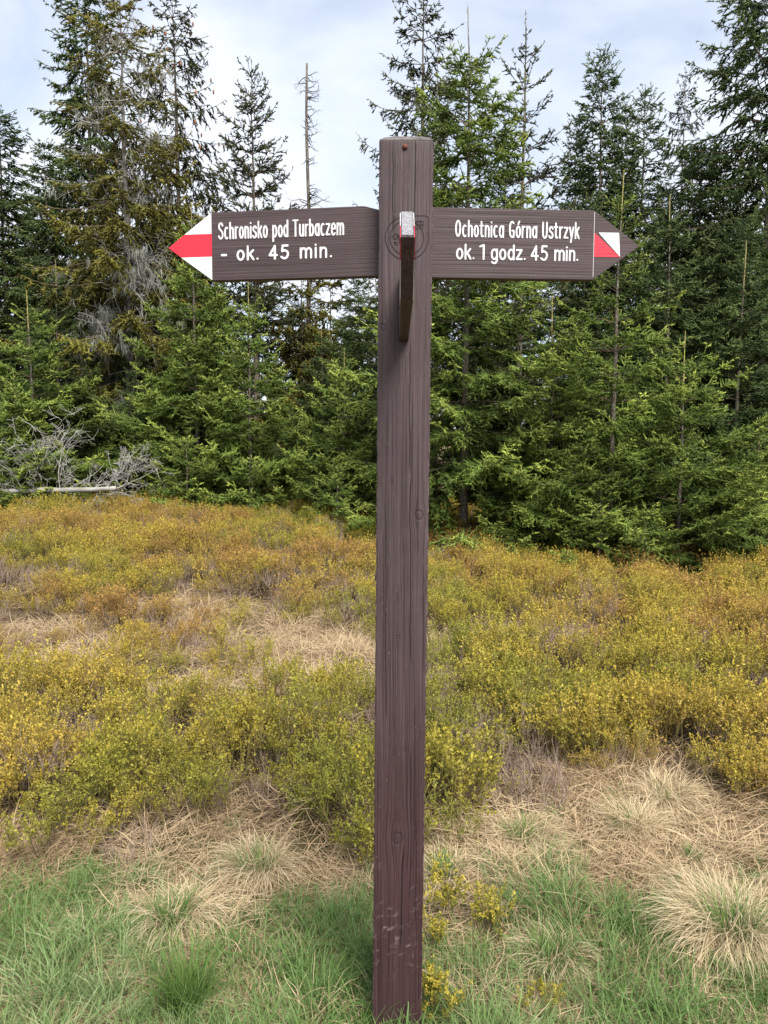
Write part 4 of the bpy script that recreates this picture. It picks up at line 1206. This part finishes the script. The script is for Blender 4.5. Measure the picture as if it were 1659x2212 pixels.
GLYPH = {
    'S': (0.47, [cat([(0.42, 0.82), (0.34, 0.96), (0.20, 0.98), (0.07, 0.86), (0.09, 0.66), (0.24, 0.53), (0.39, 0.40), (0.42, 0.18), (0.30, 0.03), (0.14, 0.03), (0.03, 0.17)])]),
    'c': (0.40, [cat([(0.31, 0.65), (0.21, 0.70), (0.10, 0.60), (0.05, 0.35), (0.10, 0.10), (0.21, 0.0), (0.31, 0.05)])]),
    'h': (0.42, [[(0.05, 1.0), (0.05, 0.0)], ARCH]), 'n': (0.42, [[(0.05, XH), (0.05, 0.0)], ARCH]),
    'r': (0.30, [[(0.05, XH), (0.05, 0.0)], cat([(0.05, 0.45), (0.12, 0.63), (0.27, 0.69)])]),
    'o': (0.42, [BOWL]), 'ó': (0.42, [BOWL, [(0.19, 0.84), (0.30, 1.02)]]),
    'i': (0.11, [[(0.05, XH), (0.05, 0.0)], [(0.05, 0.91), (0.05, 0.93)]]),
    's': (0.39, [cat(SS)]), 'k': (0.40, [[(0.05, 1.0), (0.05, 0.0)], [(0.35, XH), (0.07, 0.30)], [(0.16, 0.42), (0.37, 0.0)]]),
    'p': (0.42, [[(0.05, XH), (0.05, -0.27)], BOWL]), 'd': (0.42, [[(0.38, 1.0), (0.38, 0.0)], BOWL]), 'b': (0.42, [[(0.05, 1.0), (0.05, 0.0)], BOWL]),
    'a': (0.42, [[(0.38, XH), (0.38, 0.0)], BOWL]), 'T': (0.48, [[(0.0, 0.98), (0.46, 0.98)], [(0.23, 0.98), (0.23, 0.0)]]),
    'u': (0.42, [cat([(0.05, XH), (0.05, 0.22), (0.10, 0.05), (0.20, 0.0), (0.32, 0.07), (0.37, 0.22)]), [(0.37, XH), (0.37, 0.0)]]),
    'z': (0.38, [[(0.03, 0.67), (0.35, 0.67)], [(0.35, 0.67), (0.03, 0.03)], [(0.03, 0.03), (0.36, 0.03)]]),
    'e': (0.41, [[(0.05, 0.37), (0.37, 0.37)], cat([(0.37, 0.37), (0.35, 0.60), (0.21, 0.70), (0.08, 0.60), (0.04, 0.35), (0.09, 0.09), (0.22, 0.0), (0.35, 0.10)])]),
    'm': (0.68, [[(0.05, XH), (0.05, 0.0)], cat([(0.05, 0.47), (0.12, 0.64), (0.22, 0.69), (0.31, 0.62), (0.34, 0.46), (0.34, 0.0)]), cat([(0.34, 0.47), (0.41, 0.64), (0.51, 0.69), (0.60, 0.62), (0.63, 0.46), (0.63, 0.0)])]),
    '-': (0.34, [[(0.02, 0.38), (0.28, 0.38)]]), '.': (0.14, [[(0.05, 0.04), (0.05, 0.05)]]), ' ': (0.26, []),
    '4': (0.48, [[(0.33, 0.0), (0.33, 0.97)], [(0.33, 0.97), (0.03, 0.27)], [(0.03, 0.27), (0.45, 0.27)]]),
    '5': (0.46, [[(0.39, 0.97), (0.10, 0.97)], [(0.10, 0.97), (0.08, 0.55)], cat([(0.08, 0.55), (0.22, 0.61), (0.37, 0.50), (0.41, 0.30), (0.33, 0.07), (0.18, 0.01), (0.03, 0.12)])]),
    '1': (0.22, [[(0.02, 0.88), (0.15, 0.99)], [(0.15, 0.99), (0.15, 0.0)]]),
    'g': (0.42, [BOWL, [(0.38, XH), (0.38, -0.08)], cat([(0.38, -0.08), (0.31, -0.24), (0.18, -0.28), (0.06, -0.20)])]),
    'O': (0.50, [ell(0.23, 0.50, 0.20, 0.49)]), 't': (0.33, [cat([(0.13, 0.95), (0.13, 0.2), (0.19, 0.02), (0.29, 0.04)]), [(0.01, XH), (0.28, XH)]]),
    'G': (0.50, [cat([(0.40, 0.90), (0.25, 0.99), (0.10, 0.86), (0.05, 0.50), (0.10, 0.14), (0.24, 0.01), (0.38, 0.05)]), [(0.42, 0.02), (0.42, 0.42)], [(0.42, 0.42), (0.27, 0.42)]]),
    'U': (0.48, [cat([(0.05, 0.98), (0.05, 0.28), (0.11, 0.07), (0.23, 0.0), (0.35, 0.07), (0.41, 0.28), (0.41, 0.98)])]),
    'y': (0.40, [[(0.03, XH), (0.20, 0.05)], [(0.37, XH), (0.14, -0.27)]]),
    'C': (0.5, [cat([(0.42, 0.80), (0.22, 0.99), (0.04, 0.50), (0.22, 0.01), (0.43, 0.22)])]), 'R': (0.5, [[(0.05, 1), (0.05, 0)], [(0.05, 1), (0.38, 0.95), (0.4, 0.55), (0.05, 0.5)], [(0.2, 0.5), (0.42, 0)]]),
    'Z': (0.5, [[(0.03, 1), (0.42, 1), (0.03, 0), (0.43, 0)]]), 'A': (0.5, [[(0.02, 0), (0.23, 1), (0.44, 0)], [(0.1, 0.35), (0.36, 0.35)]]),
    'Ń': (0.5, [[(0.05, 0), (0.05, 1), (0.41, 0), (0.41, 1)], [(0.2, 1.15), (0.3, 1.3)]]), 'N': (0.5, [[(0.05, 0), (0.05, 1), (0.41, 0), (0.41, 1)]]),
    'K': (0.48, [[(0.05, 1), (0.05, 0)], [(0.4, 1), (0.06, 0.45)], [(0.17, 0.58), (0.42, 0)]]), 'I': (0.14, [[(0.05, 1), (0.05, 0)]]),
    'P': (0.46, [[(0.05, 0), (0.05, 1), (0.38, 0.95), (0.4, 0.5), (0.05, 0.45)]]), 'D': (0.5, [[(0.05, 0), (0.05, 1), (0.3, 0.92), (0.42, 0.5), (0.3, 0.08), (0.05, 0)]]),
    'W': (0.66, [[(0.02, 1), (0.16, 0), (0.31, 0.8), (0.46, 0), (0.6, 1)]]), 'Y': (0.46, [[(0.02, 1), (0.22, 0.5), (0.42, 1)], [(0.22, 0.5), (0.22, 0)]]),
}

def stroke_bm(lines, width, y, rng=None, lift=0.00006, thick=0.0012):
    """flat brush strokes standing a hair proud of the plane at y (towards -y)"""
    bm = bmesh.new()
    for si, pl in enumerate(lines):
        P = np.array(pl, float)
        if len(P) < 2:
            continue
        closed = np.linalg.norm(P[0] - P[-1]) < 1e-6
        d = unit(np.gradient(P, axis=0))
        if closed:
            d[0] = d[-1] = unit(P[1] - P[-2])
        nn = np.stack([-d[:, 1], d[:, 0]], 1)
        wv = np.full(len(P), width / 2)
        if rng is not None:
            wv = wv * (1 + rng.normal(0, 0.05, len(P)))
        A, B = P + nn * wv[:, None], P - nn * wv[:, None]
        yy = y - thick - lift * (si % 12)
        va = [bm.verts.new((q[0], yy, q[1])) for q in A]
        vb = [bm.verts.new((q[0], yy, q[1])) for q in B]
        n = len(P)
        for i in range(n - 2 if closed else n - 1):
            bm.faces.new((va[i], va[i + 1], vb[i + 1], vb[i]))
        if closed:
            bm.faces.new((va[n - 2], va[0], vb[0], vb[n - 2]))
            bm.verts.remove(va[-1])
            bm.verts.remove(vb[-1])
        else:
            for c_, d_, n_, a_, b_ in ((P[-1], d[-1], nn[-1], va[-1], vb[-1]), (P[0], -d[0], -nn[0], vb[0], va[0])):
                arc = [c_ + (d_ * math.cos(t) - n_ * math.sin(t)) * width / 2 for t in (-0.8, 0.0, 0.8)]
                bm.faces.new([a_] + [bm.verts.new((q[0], yy, q[1])) for q in arc] + [b_])
    # give the paint its thickness
    r = bmesh.ops.extrude_face_region(bm, geom=list(bm.faces))
    for v in r['geom']:
        if isinstance(v, bmesh.types.BMVert):
            v.co.y = y + 0.0004
    return bm

def text_lines(txt, x0, x1, z0, cap, gap=0.11, squeeze=None):
    """strokes of a line of text filling x0..x1 on baseline z0"""
    w = sum(GLYPH[c][0] + gap for c in txt) - gap
    k = (x1 - x0) / w
    out, x = [], x0
    for c in txt:
        gw, st = GLYPH[c]
        for pl in st:
            out.append([(x + p[0] * k, z0 + p[1] * cap) for p in pl])
        x += (gw + gap) * k
    return out

def signpost():
    rng = np.random.default_rng(3)
    W2, PY, HT = 0.0678, 2.04, 2.385
    root = empty('trail_signpost', (0.0350, PY, 0.0), 'dark brown wooden trail signpost with three arrow boards', 'signpost')
    lean = (0.0559 - 0.0350) / 2.39
    # post: rounded square section with slightly worn, uneven arrises
    r = 0.005
    sec = []
    for cx, cy, a0 in ((W2 - r, W2 - r, 0), (-W2 + r, W2 - r, 90), (-W2 + r, -W2 + r, 180), (W2 - r, -W2 + r, 270)):
        for k in range(4):
            a = R_(a0 + 30 * k)
            sec.append((cx + r * math.cos(a), cy + r * math.sin(a), k))
    ns = len(sec)
    zs = np.concatenate([np.linspace(-0.4, HT - 0.004, 110), [HT - 0.0015, HT]])
    V = []
    for i, z in enumerate(zs):
        sh = 1.0 - (0.004 if i == len(zs) - 2 else 0.02 if i == len(zs) - 1 else 0)
        for j, (sx_, sy_, k) in enumerate(sec):
            wear = (vnoise(z * 34, j // 4 * 7.3, 4) ** 3) * 0.0012 + (vnoise(z * 90, j // 4 * 3.1, 6) ** 4) * 0.0010
            q = 1 - wear / W2
            V.append((sx_ * sh * q + lean * z, sy_ * sh * q, z))
    Q = []
    for i in range(len(zs) - 1):
        for j in range(ns):
            j2 = (j + 1) % ns
            Q.append((i * ns + j, i * ns + j2, (i + 1) * ns + j2, (i + 1) * ns + j))
    me = mesh_np('post', np.array(V), np.zeros((0, 3), int), M['post'], quads=np.array(Q), smooth=True)
    post = new_obj('post', me, root)
    # low domed cap, four hips
    bm = bmesh.new()
    rings = []
    for s, dz in ((0.985, 0.0005), (0.80, 0.011), (0.50, 0.021), (0.2, 0.026)):
        rings.append([bm.verts.new((x_ * W2 * s + lean * HT, y_ * W2 * s, HT + dz)) for x_, y_ in ((-1, -1), (0, -1.0), (1, -1), (1, 0), (1, 1), (0, 1), (-1, 1), (-1, 0))])
    for a, b in zip(rings[:-1], rings[1:]):
        for j in range(8):
            bm.faces.new((a[j], a[(j + 1) % 8], b[(j + 1) % 8], b[j]))
    bm.faces.new(rings[-1])
    bm.faces.new(rings[0][::-1])
    bm_obj('post_cap', bm, M['cap'], root)
    def face_xy(px, py):                                  # picture point on the post's front face -> root coordinates
        p = at(px, py, PY - W2)
        return p[0] - 0.0350, p[2]
    yf = -W2
    # rusty bolt head
    bx_, bz_ = face_xy(875, 317)
    v, t = tube(np.array([[bx_, yf + 0.003, bz_], [bx_, yf - 0.002, bz_ + 1e-5], [bx_, yf - 0.005, bz_], [bx_, yf - 0.006, bz_ + 1e-5]]), np.array([0.0066, 0.0066, 0.0045, 0.001]), 12)
    new_obj('bolt_head', mesh_np('bolt_head', v, t, M['rust'], smooth=True), post)
    # engraved emblem: ring with a squared upper right corner, an inner ring, small hills and three lines of capitals
    cx, cz = face_xy(879, 514)
    R1, R2 = 0.0535, 0.0420
    outl = [(cx + R1 * math.cos(a), cz + R1 * math.sin(a)) for a in np.linspace(R_(90), R_(372), 46)]
    outl += [(cx + R1 * 0.99, cz + R1 * 0.35), (cx + R1 * 1.0, cz + R1 * 0.86)] + [(cx + R1 * (0.86 + 0.14 * math.cos(a)), cz + R1 * (0.86 + 0.14 * math.sin(a))) for a in np.linspace(0.2, 1.57, 5)] + [(cx, cz + R1)]
    bm = stroke_bm([outl], 0.0013, yf, thick=0.0003)
    o = bm_obj('emblem_outline', bm, M['engrave'], post)
    inner = [(cx + R2 * math.cos(a), cz + R2 * math.sin(a)) for a in np.linspace(R_(35), R_(395), 44)]
    bm_obj('emblem_ring', stroke_bm([inner], 0.0013, yf, thick=0.0003), M['engrave'], post)
    h = [[(-0.038, 0.004), (-0.033, 0.003), (-0.030, 0.010), (-0.024, 0.010), (-0.020, 0.004), (-0.015, 0.006), (-0.012, 0.002)], [(-0.034, -0.001), (-0.028, -0.003), (-0.024, 0.006), (-0.021, -0.004)],
         [(-0.033, -0.011), (-0.027, -0.010)], [(-0.031, -0.016), (-0.027, -0.013), (-0.023, -0.017)], [(-0.022, -0.010), (-0.012, -0.009)], [(-0.019, 0.006), (-0.018, -0.006)]]
    bm_obj('emblem_hills', stroke_bm([[(cx + a, cz + b) for a, b in pl] for pl in h], 0.0013, yf, thick=0.0004), M['engrave'], post)
    L_ = []
    for txt, zz, x0 in (('GORCZAŃSKI', 0.0365, -0.012), ('PARK', 0.0285, 0.024), ('NARODOWY', 0.0205, -0.004)):
        L_ += text_lines(txt, cx + x0, cx + 0.042, cz + zz, 0.0052, 0.1)
    bm_obj('emblem_lettering', stroke_bm(L_, 0.0008, yf, thick=0.0003, lift=0.00002), M['engrave'], post)

    # ---- the two side boards
    TH, HB = 0.028, 0.0880
    def board(inner_x, inner_z, yaw, tilt, Ls, Lt, sgn, notch):
        poly = [(-0.03 * sgn, -HB), (Ls * sgn, -HB), (Lt * sgn, 0.0), (Ls * sgn, HB)]
        poly += [(0.036 * sgn, HB), (0.028 * sgn, HB - 0.001), (-0.004 * sgn, HB - 0.010)] if notch else []
        poly += [(-0.03 * sgn, HB - (0.014 if notch else 0))]
        bm = plate(poly, 0.0, TH, 0.0013)
        b = bm_obj('sign_board', bm, M['board'], root)
        b.location = (inner_x - 0.0350, -0.012, inner_z)
        b.rotation_euler = (0, tilt, yaw)
        return b
    # left: shelter
    LS, LT = 0.440, 0.565
    b = board(-0.0203, 2.1567, R_(-8.6), R_(0.24), LS, LT, -1, True)
    b['label'] = 'board reading Schronisko pod Turbaczem with red and white head'
    sl = LT - LS
    def xe(hh):
        return LS + sl * (1 - abs(hh) / HB)
    e = 0.0015
    up, dn = 0.033, -0.026
    bm_obj('white_paint', plate([(-LS - 0.001, up), (-xe(up) + e, up), (-LS - e, HB - e * 1.2), (-LS - 0.001, HB - e * 1.2)], -0.0009, 0.0005), M['white'], b)
    bm_obj('white_paint', plate([(-LS - 0.001, dn), (-xe(dn) + e, dn), (-LS - e, -HB + e * 1.2), (-LS - 0.001, -HB + e * 1.2)], -0.0009, 0.0005), M['white'], b)
    bm_obj('red_paint', plate([(-LS - 0.0005, dn + 0.0006), (-xe(dn) + e, dn + 0.0006), (-LT + 2.4 * e, 0), (-xe(up) + e, up - 0.0006), (-LS - 0.0005, up - 0.0006)], -0.0011, 0.0005), M['red'], b)
    k = 0.440 / 355
    r2 = np.random.default_rng(5)
    bm_obj('lettering', stroke_bm(text_lines('Schronisko pod Turbaczem', -(812 - 472) * k, -(812 - 744) * k, 0.0190, 0.0405, 0.14), 0.0044, 0.0, r2), M['letter'], b)
    bm_obj('lettering', stroke_bm(text_lines('-', -(812 - 478) * k, -(812 - 490) * k, -0.036, 0.034), 0.0060, 0.0, r2)
           , M['letter'], b)
    bm_obj('lettering', stroke_bm(text_lines('ok.', -(812 - 512) * k, -(812 - 561) * k, -0.0365, 0.0335, 0.14), 0.0056, 0.0, r2), M['letter'], b)
    bm_obj('lettering', stroke_bm(text_lines('45', -(812 - 583) * k, -(812 - 626) * k, -0.0365, 0.0335, 0.2), 0.0056, 0.0, r2), M['letter'], b)
    bm_obj('lettering', stroke_bm(text_lines('min.', -(812 - 650) * k, -(812 - 720) * k, -0.0365, 0.0345, 0.16), 0.0054, 0.0, r2), M['letter'], b)
    # right: Ochotnica
    LS, LT = 0.4190, 0.541
    b = board(0.1272, 2.1527, R_(3.6), R_(0.07), LS, LT, 1, False)
    b['label'] = 'board reading Ochotnica Gorna Ustrzyk with red and white square'
    k = 0.419 / 348
    q = 0.070
    bm_obj('red_paint', plate([(LS + 0.001, -0.029), (LS + q, -0.029), (LS + 0.001, 0.0315)], -0.0009, 0.0005), M['red'], b)
    bm_obj('white_paint', plate([(LS + q, -0.0280), (LS + q - 0.004, 0.0325), (LS + 0.012, 0.0325), (LS + 0.016, 0.0270)], -0.0011, 0.0005), M['white'], b)
    bm_obj('white_line', plate([(LS - 0.0006, -0.080), (LS + 0.0004, -0.080), (LS + 0.0004, 0.084), (LS - 0.0006, 0.084)], -0.0006, 0.0005), M['letter'], b)
    bm_obj('lettering', stroke_bm(text_lines('Ochotnica Górna Ustrzyk', (984 - 937) * k, (1252 - 937) * k, 0.0165, 0.0390, 0.14), 0.0042, 0.0, r2), M['letter'], b)
    for tx, a_, c_, g_ in (('ok.', 986, 1026, 0.10), ('1', 1036, 1049, 0.1), ('godz.', 1061, 1137, 0.12), ('45', 1148, 1184, 0.16), ('min.', 1199, 1252, 0.10)):
        bm_obj('lettering', stroke_bm(text_lines(tx, (a_ - 937) * k, (c_ - 937) * k, -0.0395, 0.0355, g_), 0.0047, 0.0, r2), M['letter'], b)
    # ---- the board that points out of the post's front face
    TH, HB, LS, LT = 0.0230, 0.0885, 0.555, 0.650
    zc, HU = 1.985, 0.068
    bm = plate([(0.0, -HB), (LS, -HB), (LT, 0.0), (LS, HU), (0.0, HU)], -TH / 2, TH / 2, 0.0016)
    b = bm_obj('sign_board', bm, M['board'], root)
    b['label'] = 'board seen end on, pointing out of the front of the post'
    b.location = (0.0500 - 0.0350, -W2 + 0.001, zc)
    b.rotation_euler = (0, 0, R_(-90) - math.atan2(0.0105, 0.650))
    for s in (-1, 1):
        y0, y1 = (TH / 2 - 0.0004, TH / 2 + 0.0009) if s > 0 else (-TH / 2 - 0.0009, -TH / 2 + 0.0004)
        bm_obj('white_paint', plate([(LS - 0.055, 0.030), (LT - 0.045, 0.030), (LS + 0.001, HU - 0.002), (LS - 0.055, HU - 0.002)], y0, y1), M['white'], b)
        bm_obj('white_paint', plate([(LS - 0.055, -0.030), (LT - 0.034, -0.030), (LS + 0.001, -HB + 0.002), (LS - 0.055, -HB + 0.002)], y0, y1), M['white'], b)
        bm_obj('red_paint', plate([(LS - 0.055, -0.0295), (LT - 0.034, -0.0295), (LT - 0.003, 0), (LT - 0.045, 0.0295), (LS - 0.055, 0.0295)], y0, y1), M['red'], b)
    # painted upper slope of the arrowhead
    n_ = unit(np.array([HU, LT - LS]))
    t0, t1 = np.array([LT - 0.003, 0.003]), np.array([LS + 0.001, HU - 0.001])
    off = n_ * 0.0009
    bm = bmesh.new()
    ring = []
    for pt in (t0 - off * 0.5, t0 + off, t1 + off, t1 - off * 0.5):
        ring.append([bm.verts.new((pt[0], yy, pt[1])) for yy in (-TH / 2 + 0.0018, TH / 2 - 0.0018)])
    for i in range(4):
        j = (i + 1) % 4
        bm.faces.new((ring[i][0], ring[i][1], ring[j][1], ring[j][0]))
    bm.faces.new([r_[0] for r_ in ring])
    bm.faces.new([r_[1] for r_ in ring][::-1])
    bm_obj('white_edge_paint', bm, M['crackle'], b)
signpost()
